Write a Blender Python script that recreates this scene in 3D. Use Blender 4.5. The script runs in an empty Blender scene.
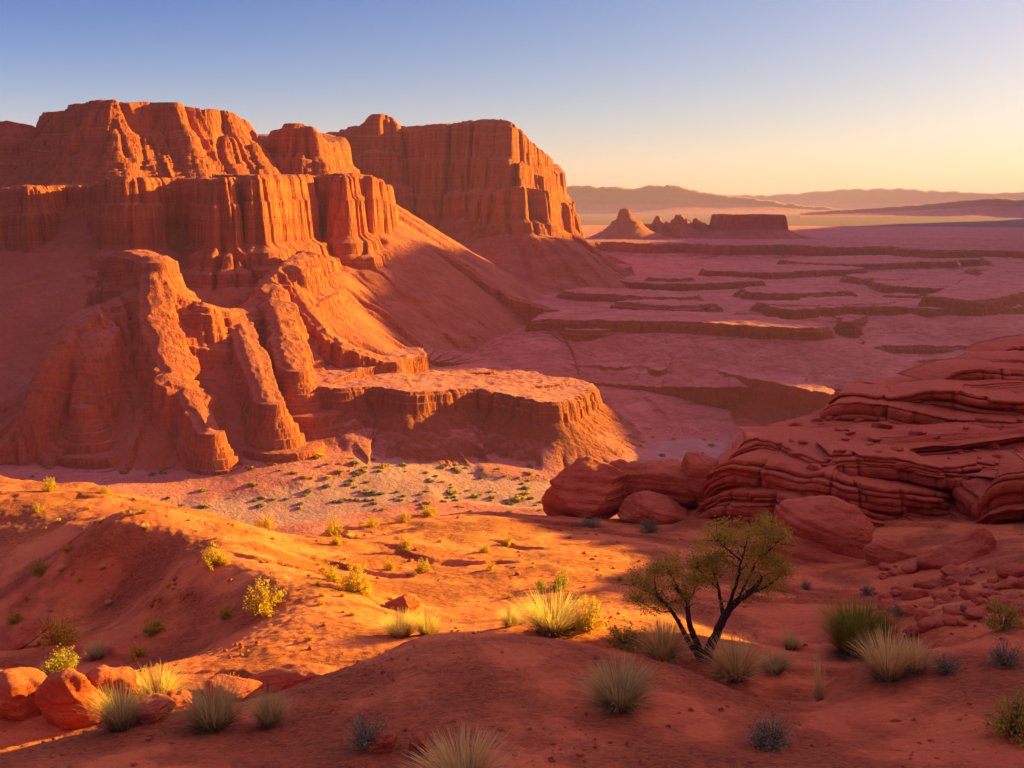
import bpy, bmesh, math, random
import numpy as np
from mathutils import Vector, Matrix, noise as mnoise

C = bpy.context.scene
COL = C.collection
R = math.radians

# ------------------------------------------------------------------ camera
PITCH = R(9.9)
F = 1024.0
cam_d = bpy.data.cameras.new('camera')
cam_d.sensor_width = 36.0
cam_d.lens = 36.0
cam_d.clip_start = 0.5
cam_d.clip_end = 80000
cam = bpy.data.objects.new('camera', cam_d)
COL.objects.link(cam)
cam.location = (0, 0, 0)
cam.rotation_euler = (math.pi / 2 - PITCH, 0, 0)
C.camera = cam
C.render.resolution_x, C.render.resolution_y = 1024, 768

# ------------------------------------------------------------------ light
SUN_AZ, SUN_EL = 61.0, 12.5          # degrees: azimuth to the right of the view, height
GLOW_AZ = 75.0
SKY_STRENGTH = 0.050
SUN_STRENGTH = 5.0
EXPOSURE = 1.95
w = bpy.data.worlds.new('World')
C.world = w
w.use_nodes = True
nt = w.node_tree
nt.nodes.clear()
sky = nt.nodes.new('ShaderNodeTexSky')
sky.sky_type = 'NISHITA'
sky.sun_disc = False
sky.sun_elevation = R(SUN_EL)
sky.sun_rotation = R(SUN_AZ)
sky.altitude = 1200
sky.air_density = 1.0
sky.dust_density = 2.0
sky.ozone_density = 1.5
bg = nt.nodes.new('ShaderNodeBackground')
bg.inputs['Strength'].default_value = SKY_STRENGTH
wo = nt.nodes.new('ShaderNodeOutputWorld')
# grade the evening sky: bluer and deeper away from the sun, yellow low down near it
def wmath(op, a, b=None, c=None):
    n = nt.nodes.new('ShaderNodeMath'); n.operation = op
    for q, v in zip(n.inputs, (a, b, c)):
        if v is None: continue
        if isinstance(v, (int, float)): q.default_value = v
        else: nt.links.new(v, q)
    return n.outputs[0]
tc = nt.nodes.new('ShaderNodeTexCoord')
sx = nt.nodes.new('ShaderNodeSeparateXYZ'); nt.links.new(tc.outputs['Generated'], sx.inputs[0])
el = wmath('MINIMUM', wmath('MAXIMUM', sx.outputs[2], 0.0), 0.21)
hor = wmath('SQRT', wmath('SUBTRACT', 1.0001, wmath('MULTIPLY', sx.outputs[2], sx.outputs[2])))
side = wmath('DIVIDE', wmath('ADD', wmath('MULTIPLY', sx.outputs[0], math.sin(R(GLOW_AZ))), wmath('MULTIPLY', sx.outputs[1], math.cos(R(GLOW_AZ)))), hor)
side = wmath('MINIMUM', wmath('MAXIMUM', side, -0.25), 0.72)
es = wmath('MULTIPLY', el, side)
high = wmath('MULTIPLY', wmath('MINIMUM', wmath('MAXIMUM', wmath('SUBTRACT', sx.outputs[2], 0.25), 0.0), 0.3), 1 / 0.3)
rear = wmath('MULTIPLY', wmath('MINIMUM', wmath('MAXIMUM', wmath('MULTIPLY', sx.outputs[1], -1.6), 0.0), 1.0), wmath('SUBTRACT', 1.0, high))
cx = nt.nodes.new('ShaderNodeCombineXYZ')
for i, (a0, a1, a2, a3) in enumerate([(0.487, -9.587, -1.467, 14.979), (0.072, -4.673, -0.957, 6.968), (-0.048, -0.984, -0.919, 3.102)]):
    e_ = wmath('ADD', wmath('ADD', wmath('MULTIPLY', el, a1), a0), wmath('ADD', wmath('MULTIPLY', side, a2), wmath('MULTIPLY', es, a3)))
    # out of view overhead the sky is brightened and reddened to lift the shade
    e_ = wmath('ADD', wmath('MULTIPLY', e_, wmath('SUBTRACT', 1.0, high)), wmath('MULTIPLY', high, (1.25, .45, .55)[i]))
    # the earth's shadow: the sky opposite the sunset is dimmer and purple
    e_ = wmath('ADD', e_, wmath('MULTIPLY', rear, (-1.15, -1.35, -1.0)[i]))
    nt.links.new(wmath('EXPONENT', e_), cx.inputs[i])
grade = nt.nodes.new('ShaderNodeVectorMath'); grade.operation = 'MULTIPLY'
nt.links.new(sky.outputs['Color'], grade.inputs[0]); nt.links.new(cx.outputs[0], grade.inputs[1])
nt.links.new(grade.outputs[0], bg.inputs['Color'])
nt.links.new(bg.outputs['Background'], wo.inputs['Surface'])

sun_d = bpy.data.lights.new('sun', 'SUN')
sun_d.energy = SUN_STRENGTH
sun_d.angle = R(0.53)
sun_d.color = (1.0, 0.84, 0.06)
sun = bpy.data.objects.new('sun', sun_d)
COL.objects.link(sun)
to_sun = Vector((math.sin(R(SUN_AZ)) * math.cos(R(SUN_EL)), math.cos(R(SUN_AZ)) * math.cos(R(SUN_EL)), math.sin(R(SUN_EL))))
sun.rotation_euler = to_sun.to_track_quat('Z', 'Y').to_euler()
sun.location = to_sun * 200

C.view_settings.view_transform = 'Standard'
C.view_settings.look = 'None'
C.view_settings.exposure = EXPOSURE
C.view_settings.gamma = 1.0
C.view_settings.use_curve_mapping = False
C.render.engine = 'CYCLES'
cy = C.cycles
cy.max_bounces = 5
cy.diffuse_bounces = 3
cy.glossy_bounces = 2
cy.transmission_bounces = 3
cy.transparent_max_bounces = 4
cy.volume_bounces = 0
cy.use_denoising = True
cy.caustics_reflective = False
cy.caustics_refractive = False

# ------------------------------------------------------------------ helpers: pixels to points, noise
CP, SP = math.cos(PITCH), math.sin(PITCH)

def at(px, py, Y):
    """the point seen at pixel (px, py) at depth Y"""
    u, v = (px - 512) / F, (384 - py) / F
    k = Y / (CP + SP * v)
    return (u * k, Y, (-SP + CP * v) * k)

def on(px, py, z):
    """the point seen at pixel (px, py) at height z"""
    u, v = (px - 512) / F, (384 - py) / F
    k = z / (-SP + CP * v)
    return (u * k, (CP + SP * v) * k, z)

_rng = np.random.RandomState(7)
_PERM = np.concatenate([_rng.permutation(256)] * 3).astype(np.int32)
_ang = _rng.rand(256) * 2 * np.pi
_GX, _GY = np.cos(_ang).astype(np.float32), np.sin(_ang).astype(np.float32)
_g3 = _rng.normal(size=(256, 3)); _g3 /= np.linalg.norm(_g3, axis=1)[:, None]
_g3 = _g3.astype(np.float32)

def pn(x, y, seed=0):
    x = np.asarray(x, np.float32) + np.float32(seed * 17.31 + 1000); y = np.asarray(y, np.float32) + np.float32(seed * 9.77 + 1000)
    xf, yf = np.floor(x), np.floor(y)
    xi, yi = xf.astype(np.int32) & 255, yf.astype(np.int32) & 255
    fx, fy = x - xf, y - yf
    ux, uy = fx * fx * fx * (fx * (fx * 6 - 15) + 10), fy * fy * fy * (fy * (fy * 6 - 15) + 10)
    def g(ix, iy, dx, dy):
        h = _PERM[_PERM[ix & 255] + (iy & 255)]
        return _GX[h] * dx + _GY[h] * dy
    a = g(xi, yi, fx, fy); b = g(xi + 1, yi, fx - 1, fy)
    c = g(xi, yi + 1, fx, fy - 1); d = g(xi + 1, yi + 1, fx - 1, fy - 1)
    a = a + ux * (b - a); c = c + ux * (d - c)
    return (a + uy * (c - a)) * 1.5

def pn3(x, y, z, seed=0):
    x = np.asarray(x, np.float32) + np.float32(seed * 17.31 + 1000); y = np.asarray(y, np.float32) + np.float32(1000); z = np.asarray(z, np.float32) + np.float32(1000)
    xf, yf, zf = np.floor(x), np.floor(y), np.floor(z)
    xi, yi, zi = xf.astype(np.int32) & 255, yf.astype(np.int32) & 255, zf.astype(np.int32) & 255
    fx, fy, fz = x - xf, y - yf, z - zf
    q = lambda t: t * t * t * (t * (t * 6 - 15) + 10)
    ux, uy, uz = q(fx), q(fy), q(fz)
    out = 0
    for i in (0, 1):
        for j in (0, 1):
            for k in (0, 1):
                g = _g3[_PERM[_PERM[_PERM[(xi + i) & 255] + ((yi + j) & 255)] + ((zi + k) & 255)]]
                dot = g[..., 0] * (fx - i) + g[..., 1] * (fy - j) + g[..., 2] * (fz - k)
                out = out + dot * (ux if i else 1 - ux) * (uy if j else 1 - uy) * (uz if k else 1 - uz)
    return out * 1.5

def fbm(x, y, octv=4, seed=0, gain=0.5):
    s, a = 0, 1.0
    for o in range(octv):
        s = s + a * pn(x * 2 ** o, y * 2 ** o, seed + o * 3)
        a *= gain
    return s

def sstep(a, b, t):
    t = np.clip((t - a) / (b - a), 0, 1)
    return t * t * (3 - 2 * t)

def chaikin(P, n=2, closed=True):
    P = np.asarray(P, float)
    for _ in range(n):
        if closed:
            Q = np.roll(P, -1, 0)
            P = np.stack([.75 * P + .25 * Q, .25 * P + .75 * Q], 1).reshape(-1, P.shape[1])
        else:
            Q = P[1:]; A = P[:-1]
            M = np.stack([.75 * A + .25 * Q, .25 * A + .75 * Q], 1).reshape(-1, P.shape[1])
            P = np.concatenate([P[:1], M, P[-1:]])
    return P

def dist_poly(x, y, P, closed):
    """distance to the line P (with z), nearest point, z there; sign negative inside when closed"""
    n = len(P)
    best = np.full(x.shape, 1e18, np.float32)
    bx = np.zeros_like(best); by = np.zeros_like(best); bz = np.zeros_like(best)
    ins = np.zeros(x.shape, bool)
    for i in range(n if closed else n - 1):
        a, b = P[i], P[(i + 1) % n]
        dx, dy = b[0] - a[0], b[1] - a[1]
        L = dx * dx + dy * dy
        if L < 1e-9: continue
        t = np.clip(((x - a[0]) * dx + (y - a[1]) * dy) / L, 0, 1)
        cx, cy_ = a[0] + t * dx, a[1] + t * dy
        d = (x - cx) ** 2 + (y - cy_) ** 2
        m = d < best
        best[m] = d[m]; bx[m] = cx[m]; by[m] = cy_[m]; bz[m] = (a[2] + t * (b[2] - a[2]))[m]
        if closed and dy != 0:
            c = ((a[1] > y) != (b[1] > y)) & (x < dx * (y - a[1]) / dy + a[0])
            ins ^= c
    d = np.sqrt(best)
    if closed: d = np.where(ins, -d, d)
    return d, bx, by, bz

def profile(pts, seed=0, step=3.0, rough=0.55):
    """turn a coarse (distance, drop) profile into one with uneven rock ledges on its steep runs"""
    rs = random.Random(seed)
    out = [pts[0]]
    for (d0, h0), (d1, h1) in zip(pts[:-1], pts[1:]):
        run, fall = d1 - d0, h1 - h0
        if fall > step * 1.2 and fall > run * 0.8:
            h = h0; 
            while h < h1 - step * 0.6:
                th = min(rs.uniform(0.5, 1.6) * step, h1 - h)
                fr0 = (h - h0) / fall; fr1 = (h + th - h0) / fall
                da, db = d0 + run * fr0, d0 + run * fr1
                k = rs.uniform(0.25, 0.9) * rough
                out.append((da + (db - da) * (1 - k) , h + th * 0.08))     # the ledge
                out.append((db, h + th))
                h += th
        out.append((d1, h1))
    o2 = [out[0]]
    for p in out[1:]:
        if p[0] > o2[-1][0] + 1e-4: o2.append(p)
    a = np.array(o2)
    return a[:, 0], a[:, 1]

FEATS = []          # (name, line, closed, profile, slope beyond it, warp settings)

def feat(name, pts, prof, closed=True, talus=0.6, flute=((14, 3.0), (5, 1.0)), big=(60, 5.0), gully=(18, 0.22), crack=(12, 0.0), reach=230, smooth=2, seed=0, halfw=0.0, dome=0.0, broad=0.42):
    FEATS.append(dict(name=name, P=chaikin(pts, smooth, closed), closed=closed, prof=prof, talus=talus, flute=flute, big=big, gully=gully, reach=reach, seed=seed, halfw=halfw, dome=dome, broad=broad, crack=crack))

def eval_feat(f, x, y):
    P = f['P']
    rch = f['reach']
    m = (x > P[:, 0].min() - rch) & (x < P[:, 0].max() + rch) & (y > P[:, 1].min() - rch) & (y < P[:, 1].max() + rch)
    idx = np.nonzero(m)[0]
    if len(idx) == 0: return idx, None
    X, Y = x[idx].astype(np.float32), y[idx].astype(np.float32)
    d, bx, by, bz = dist_poly(X, Y, P, f['closed'])
    keep = d < rch
    idx, X, Y, d, bx, by, bz = idx[keep], X[keep], Y[keep], d[keep], bx[keep], by[keep], bz[keep]
    qx, qy = bx + .3 * (X - bx), by + .3 * (Y - by)
    gx, gy = bx + .07 * (X - bx) + 1.5 * pn(X / 14, Y / 14, 90), by + .07 * (Y - by) + 1.5 * pn(X / 14, Y / 14, 91)
    s = f['seed']
    dd = d - f['halfw']
    if not f['closed']:
        sd = ((X - bx) * .9 - (Y - by) * .43) / np.maximum(d, .01)
        dd = np.where(dd > 0, dd - np.minimum(dd, 22) * f['broad'] * np.clip(sd, 0, 1), dd)
    if f['big'][1]: dd = dd - f['big'][1] * pn(qx / f['big'][0], qy / f['big'][0], s)
    fade = 1 - .8 * sstep(.35 * f['prof'][0][-1], f['prof'][0][-1] + 8, d - f['halfw'])
    vary = .45 + 1.1 * sstep(-.35, .5, pn(bx / 33, by / 33, s + 30))
    for k, (L, A) in enumerate(f['flute']):
        A = A * vary * fade
        dd = dd - A * (np.abs(pn(qx / L, qy / L, s + 5 + k)) * 2 - .6)
    L, A = f['crack']
    A = A * fade * (.25 + .75 * sstep(-.25, .3, pn(bx / 42, by / 42, s + 44)))
    if f['crack'][1]: dd = dd + A * np.exp(-(pn(qx / L, qy / L, s + 40) / .07) ** 2) + .5 * A * np.exp(-(pn(qx / (L * .45), qy / (L * .45), s + 41) / .08) ** 2)
    dr, hh = f['prof']
    drop = np.interp(dd, dr, hh)
    over = np.maximum(dd - dr[-1], 0)
    drop = drop + over * f['talus']
    L, A = f['gully']
    g = np.abs(pn(gx / L, gy / L, s + 11)) * 1.6 + .6 * np.abs(pn(gx / (L * .4), gy / (L * .4), s + 12))
    # spurs and gullies on the debris slope below the cliff
    fo = sstep(0, 25, over)
    drop = drop + (0.55 - g) * A * 22 * fo * np.clip(1.3 - over / 140, .25, 1)
    ins = np.maximum(-d, 0)
    h = bz - drop + f['dome'] * np.minimum(ins, 120) + np.where(dd < 0, .5 * pn(X / 9, Y / 9, s + 20) + .25 * pn(X / 3.1, Y / 3.1, s + 21), 0)
    return idx, h

# ------------------------------------------------------------------ the far landscape as features
ZF, ZB2, ZB3, ZE = -100.0, -80.0, -66.0, -49.0
def onl(z, *pp): return [on(a, b, z) for a, b in pp]
def atl(*pp): return [at(*p) for p in pp]

# bench with the dry wash cut into it
rim2 = onl(ZB2, (300, 352), (420, 352), (480, 356), (508, 366), (520, 361),
           (545, 363), (590, 367), (625, 369), (642, 368), (660, 371), (668, 369), (676, 365), (688, 366), (697, 370), (720, 372), (745, 378),
           (770, 384), (800, 391), (830, 396), (852, 398), (840, 389), (815, 378), (803, 372), (800, 367), (830, 368), (880, 364), (950, 359), (1030, 357), (1250, 355))
rim2 += [(900, 700, ZB2), (1800, 1500, ZB2), (1800, 2700, ZB2), (-1200, 2700, ZB2), (-700, 640, ZB2)]
pr_bench = profile([(0, 0), (1.0, 1.5), (3.0, 10), (4.5, 11), (12, 16)], 3, 2.6, .3)
feat('bench', rim2, pr_bench, talus=.48, flute=((30, 2.2), (8, .5)), big=(60, 7.0), gully=(13, .16), reach=230, smooth=2, seed=1, crack=(16, 2.2))
# the tongue of rock in front of it, a little higher towards the mesa
rim1 = [on(*p) for p in [(304, 384, -71), (318, 388, -71), (355, 389, -72), (375, 385, -72), (400, 392, -73), (440, 391, -74), (470, 387, -75), (500, 392, -76), (520, 396, -77),
           (550, 400, -78), (575, 399, -79), (592, 392, -80), (597, 386, -80), (585, 381, -80), (568, 378, -79), (548, 377, -79), (538, 371, -79), (520, 370, -79), (508, 366, -79), (490, 358, -78), (430, 346, -73), (350, 340, -68), (304, 358, -67)]]
feat('bench', rim1, profile([(0, 0), (1.0, 1.2), (3.0, 8), (4.5, 9), (12, 14)], 5, 2.6, .3), talus=.52, flute=((30, 2.0), (8, .5)), big=(55, 4.0), gully=(9, .2), reach=230, smooth=2, seed=14, crack=(14, 2.0))
# next bench up
rim3 = onl(ZB3, (430, 290), (480, 300), (520, 311), (540, 319), (565, 328), (600, 331), (628, 326), (645, 319), (640, 313), (660, 311), (720, 313),
           (790, 317), (835, 316), (848, 323), (862, 320), (880, 314), (905, 309), (930, 311), (960, 319), (985, 321), (1010, 316), (1040, 312), (1250, 312))
rim3 += [(1100, 900, ZB3), (1900, 1600, ZB3), (1900, 2700, ZB3), (-1300, 2700, ZB3), (-900, 800, ZB3), (-300, 800, ZB3)]
feat('bench', rim3, profile([(0, 0), (1.5, 2), (4.5, 9), (7, 10), (16, 13)], 4, 2.8, .3), talus=.22, flute=((30, 3.5), (9, .9)), big=(80, 9.0), gully=(14, .14), reach=230, smooth=2, seed=2, crack=(20, 3.0))
rim4 = onl(-55, (912, 299), (930, 296), (955, 300), (980, 301), (1000, 297), (1020, 292), (1060, 290), (1250, 290))
rim4 += [(1500, 1400, -55), (600, 1400, -57), (480, 1000, -56)]
feat('bench', rim4, profile([(0, 0), (2, 2), (5, 9), (25, 13)], 5, 2.5), talus=.3, flute=((16, 2), (6, .7)), big=(60, 6), gully=(14, .03), reach=230, seed=3)
for k, (z, pp) in enumerate([
        (-60, [(560, 290), (600, 294), (650, 297), (700, 296), (690, 292), (630, 289), (590, 286)]),
        (-60, [(612, 301), (640, 303), (680, 305), (720, 303), (690, 300), (640, 299)]),
        (-60, [(725, 288), (770, 293), (830, 293), (865, 290), (830, 286), (770, 285)]),
        (-59, [(838, 276), (880, 279), (915, 278), (900, 274), (860, 273)]),
        (-60, [(745, 302), (790, 305), (860, 305), (900, 301), (850, 299), (790, 299)]),
        (-58, [(640, 277), (670, 279), (700, 277), (670, 274)]),
        (-60, [(870, 294), (900, 297), (930, 295), (905, 292)]),
        (-58, [(960, 268), (1000, 271), (1060, 270), (1030, 266), (990, 265)]),
        (-75, [(733, 343), (745, 346), (760, 345), (755, 341), (742, 340)])]):
    feat('low_mesa', onl(z, *pp), profile([(0, 0), (2, 2.0), (5, 5), (14, 7)], 9 + k, 2), talus=.25, flute=((14, 3), (6, 1)), big=(50, 8), gully=(14, .03), reach=230, seed=30 + k)
for k, (z, bk, pp) in enumerate([
        (-61.5, 60, [(520, 322), (560, 318), (620, 321), (690, 323), (760, 326), (830, 327)]),
        (-61, 70, [(770, 309), (830, 307), (890, 306), (960, 310), (1040, 307)]),
        (-60.5, 90, [(560, 283), (610, 281), (660, 284), (720, 283), (770, 280)]),
        (-60, 90, [(880, 285), (930, 288), (990, 286), (1060, 283)]),
        (-60, 110, [(700, 271), (760, 273), (820, 271), (870, 268)]),
        (-59, 130, [(560, 272), (600, 269), (640, 268)]),
        (-58, 150, [(790, 262), (850, 264), (920, 262), (1000, 259)]),
        (-76, 40, [(560, 352), (610, 350), (660, 352), (720, 355), (770, 354)]),
        (-75.5, 50, [(850, 350), (900, 346), (960, 345), (1030, 347)]),
        (-77, 25, [(370, 372), (420, 376), (470, 374), (500, 371)])]):
    fr = [on(a, b, z) for a, b in pp]
    bkp = [(fr[-1][0] - 12, fr[-1][1] + bk * .5, z)] + [(q[0], q[1] + bk, z) for q in fr[-2:0:-1]] + [(fr[0][0] + 12, fr[0][1] + bk * .5, z)]
    feat('low_mesa', fr + bkp, profile([(0, 0), (1.5, 1.6), (3.5, 6.0), (12, 8.6)], 70 + k, 1.6), talus=.3, flute=((26, 4), (8, 1)), big=(70, 10), gully=(14, .03), reach=60, seed=130 + k)
# long escarpment far out
rimE = onl(ZE, (560, 243), (610, 241), (640, 244), (700, 243), (735, 246), (790, 244), (840, 247), (880, 246), (930, 250), (970, 249), (1024, 252), (1300, 254))
rimE += [(2600, 2400, ZE), (2600, 3400, ZE), (-200, 3400, ZE), (0, 1700, ZE)]
feat('escarpment', rimE, profile([(0, 0), (3, 2), (8, 12), (30, 17)], 6, 3), talus=.3, flute=((22, 5), (8, 2)), big=(90, 16), gully=(20, .08), reach=230, seed=4)

# --- the near mesa on the left: talus-footed lower tier, cap and buttes above
T2 = atl((-170, 190, 515), (-60, 190, 508), (0, 188, 503), (22, 187, 498), (44, 186, 503), (52, 186, 524), (72, 186, 532), (92, 184, 526), (99, 179, 503), (115, 177, 494), (135, 176, 496),
         (150, 178, 503), (158, 178, 526), (178, 178, 536), (196, 178, 530), (203, 179, 508), (218, 178, 500), (234, 178, 508), (238, 178, 524), (246, 177, 520), (252, 176, 508), (268, 175, 520), (288, 175, 540), (304, 175, 566), (309, 175, 600),
         (316, 176, 600), (330, 177, 590), (347, 176, 582), (357, 173, 606), (362, 175, 622), (374, 176, 614), (386, 180, 626), (391, 186, 645), (388, 184, 680))
T2 += [(-150, 800, 14), (-250, 820, 12), (-600, 800, 10), (-600, 550, 9)]
feat('mesa', T2, profile([(0, 0), (1.2, 2.0), (2.4, 12), (4.0, 13.2), (5.6, 33), (8, 35), (12, 37), (14, 43), (19, 45), (21, 51), (26, 53)], 11, 6.0, .25), talus=.68, flute=((15, 3.6), (6, 1.2)), big=(40, 1.5), gully=(24, .62), reach=230, smooth=2, seed=5, crack=(14, 5.5))
C1 = atl((60, 112, 620), (72, 105, 602), (98, 101, 586), (112, 98, 580), (128, 104, 586), (138, 101, 596), (160, 102, 598), (186, 104, 608), (196, 110, 620), (214, 109, 622), (232, 112, 634), (246, 120, 652), (250, 128, 680))
C1 += [(-190, 750, 62), (-270, 760, 64), (-310, 690, 60)]
feat('mesa', C1, profile([(0, 0), (3, 4), (8, 15), (12, 19), (18, 29), (26, 38), (34, 46)], 12, 2.2, .16), talus=.62, flute=((20, 7.0), (7, 1.4)), big=(45, 3), gully=(12, .1), reach=230, seed=6, crack=(17, 5.0))
C2 = atl((268, 134, 685), (285, 126, 670), (302, 122, 662), (313, 128, 666), (322, 136, 680), (326, 146, 700)) + [(-118, 760, 50), (-165, 755, 52)]
feat('mesa', C2, profile([(0, 0), (2, 3), (5, 18), (10, 22), (14, 32)], 13, 4, .25), talus=.62, flute=((13, 4.5), (5, 1.2)), big=(30, 2), gully=(12, .1), reach=230, seed=7, crack=(12, 4.0))
C0 = atl((-120, 118, 670), (0, 121, 655), (20, 122, 658), (36, 126, 670), (42, 134, 700)) + [(-340, 770, 52), (-520, 770, 52)]
feat('mesa', C0, profile([(0, 0), (2, 4), (10, 12), (14, 24), (30, 40)], 14, 3, .5), talus=.62, flute=((14, 4.0), (5, 1.2)), big=(30, 2), gully=(12, .1), reach=230, seed=8, crack=(14, 4.0))

def ridge(name, pts, prof, hw, **k):
    feat(name, pts, prof, closed=False, halfw=hw, smooth=2, **k)
pr_fin = profile([(0, 0), (1.5, 1.2), (4, 8), (6, 15), (8, 17), (12, 25), (16, 29)], 21, 4, .3)
pr_spur = profile([(0, 0), (3, .8), (8, 4), (14, 9)], 23, 20, 0)
pr_low = profile([(0, 0), (1.5, 1.0), (4, 6), (7.5, 17), (14, 24)], 22, 3, .22)
# knob and the fins that run down from it
ridge('mesa', atl((118, 255, 438), (130, 250, 432), (142, 251, 428), (152, 256, 424)), profile([(0, 0), (2, 2), (5, 13), (7, 15), (10, 28), (14, 31), (18, 42)], 24, 4, .3), 5.5, talus=.78, flute=((9, 2.0), (3.5, .9)), big=(30, 1.5), gully=(15, .20), reach=230, seed=41)
ridge('mesa', atl((152, 256, 424), (166, 274, 417), (185, 297, 414), (205, 304, 416), (222, 308, 423), (235, 309, 431), (248, 307, 437), (262, 289, 450), (280, 267, 468), (295, 257, 485), (306, 250, 510)), pr_fin, 2.2, talus=.7, flute=((9, 2.0), (3.5, .9)), big=(30, 2), gully=(15, .20), reach=230, seed=42)
ridge('mesa', atl((142, 252, 426), (138, 282, 416), (126, 295, 411), (98, 305, 402), (75, 317, 393), (52, 345, 380), (38, 372, 370), (28, 402, 364), (5, 440, 358), (-40, 470, 352)), pr_fin, 2.0, talus=.7, flute=((9, 2.0), (3.5, .9)), big=(30, 2), gully=(15, .20), reach=230, seed=43)
ridge('mesa', atl((98, 306, 402), (92, 335, 386), (84, 368, 374), (80, 402, 367)), pr_low, 1.2, talus=.5, flute=((9, 2.0), (3.5, .9)), big=(16, 3), gully=(14, .16), reach=230, seed=44)
ridge('mesa', atl((151, 258, 421), (153, 290, 406), (160, 332, 392), (172, 367, 382), (190, 394, 373), (208, 428, 360)), pr_low, 2.0, talus=.7, flute=((9, 2.0), (3.5, .9)), big=(30, 2), gully=(14, .16), reach=230, seed=45)
ridge('mesa', atl((236, 310, 430), (243, 336, 411), (254, 364, 394), (266, 398, 378)), pr_low, 1.6, talus=.7, flute=((9, 2.0), (3.5, .9)), big=(30, 2), gully=(14, .16), reach=230, seed=46)
ridge('mesa', atl((284, 264, 474), (296, 287, 464), (312, 313, 453), (335, 340, 444), (385, 357, 448)), pr_low, 2.0, talus=.55, flute=((9, 2.0), (3.5, .9)), big=(30, 2), gully=(14, .18), reach=230, seed=47)
ridge('mesa', atl((268, 284, 450), (276, 312, 432), (284, 340, 416), (292, 366, 402)), pr_low, 1.6, talus=.7, flute=((9, 2.0), (3.5, .9)), big=(30, 2), gully=(14, .16), reach=230, seed=48)
ridge('mesa', atl((388, 236, 655), (415, 242, 645), (445, 250, 636), (470, 265, 628), (490, 282, 620), (520, 298, 610), (548, 307, 602)), pr_low, 1.5, talus=.5, flute=((22, 3.0), (7, .6)), big=(30, 2), gully=(14, .2), reach=230, seed=49)
ridge('mesa', atl((395, 240, 650), (404, 268, 625), (415, 298, 605), (432, 326, 585)), pr_spur, .5, talus=.5, flute=((18, 2), (7, .5)), big=(30, 2), gully=(14, .2), reach=230, seed=50)

# --- the tall mesa behind
M2 = atl((300, 140, 1010), (322, 134, 985), (345, 129, 955), (360, 126, 925), (368, 115, 915), (384, 113, 912), (394, 116, 918), (400, 127, 930), (425, 125, 925), (455, 122, 920), (490, 118, 908), (510, 121, 900), (524, 130, 908), (534, 140, 925), (543, 150, 940), (547, 158, 965), (552, 172, 1000))
M2 += [(60, 1150, 45), (0, 1300, 60), (-250, 1300, 80), (-300, 1100, 75)]
feat('tall_mesa', M2, profile([(0, 0), (3, 4), (7, 30), (11, 33), (15, 58), (22, 63), (27, 84), (34, 88), (38, 96)], 15, 8, .25), talus=.58, flute=((24, 5.0), (9, 1.4)), big=(60, 4), gully=(30, .55), reach=240, seed=9, crack=(26, 7.0))
M2b = atl((466, 208, 890), (478, 197, 878), (500, 188, 868), (520, 186, 868), (538, 190, 880), (553, 196, 900), (566, 206, 930), (573, 214, 960)) + [(50, 1060, 4), (-60, 1000, 10)]
feat('tall_mesa', M2b, profile([(0, 0), (3, 4), (7, 26), (12, 29), (16, 38)], 16, 5, .35), talus=.55, flute=((14, 5.0), (6, 1.8)), big=(40, 4), gully=(24, .55), reach=230, seed=10, crack=(18, 5.0))
ridge('tall_mesa', atl((560, 215, 940), (590, 245, 925), (612, 262, 915), (640, 276, 905)), pr_low, 1.5, talus=.5, flute=((10, 3), (5, 1)), gully=(16, .3), reach=230, seed=51)
ridge('tall_mesa', atl((510, 230, 870), (522, 250, 850), (532, 268, 835), (545, 283, 822)), pr_low, 1.0, talus=.5, flute=((10, 3), (5, 1)), gully=(16, .3), reach=230, seed=52)
ridge('tall_mesa', atl((478, 235, 885), (486, 255, 862), (492, 275, 842)), pr_low, 1.0, talus=.5, flute=((10, 3), (5, 1)), gully=(16, .3), reach=230, seed=53)

# --- buttes on the plain
pr_b = profile([(0, 0), (4, 6), (10, 16), (20, 22), (30, 29)], 17, 5, .4)
ridge('spire_butte', atl((622, 208, 1560), (626, 208, 1560)), profile([(0, 0), (2, 2), (6, 16), (14, 24), (26, 33)], 27, 5, .3), 1.5, talus=.5, flute=((14, 4), (6, 1.5)), big=(30, 2), gully=(20, .2), reach=230, seed=61)
ridge('spire_butte', atl((652, 224, 1600), (657, 214, 1600), (661, 219, 1600), (668, 221, 1600), (674, 216, 1600), (678, 211, 1600), (683, 217, 1600), (690, 222, 1610), (697, 217, 1610), (703, 221, 1610)), pr_b, 2, talus=.5, flute=((12, 5), (5, 2)), big=(30, 4), gully=(20, .2), reach=230, seed=62)
FB = atl((722, 214, 1560), (735, 215, 1545), (760, 214, 1540), (783, 215, 1545), (787, 215, 1575)) + [(360, 1650, -14), (320, 1660, -14)]
feat('flat_butte', FB, profile([(0, 0), (2, 3), (6, 22), (14, 26)], 18, 5, .4), talus=.45, flute=((16, 4), (6, 1.5)), big=(30, 3), gully=(20, .2), reach=230, seed=63)

NAMES = ['valley_floor', 'bench', 'low_mesa', 'escarpment', 'mesa', 'tall_mesa', 'spire_butte', 'flat_butte']

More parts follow.
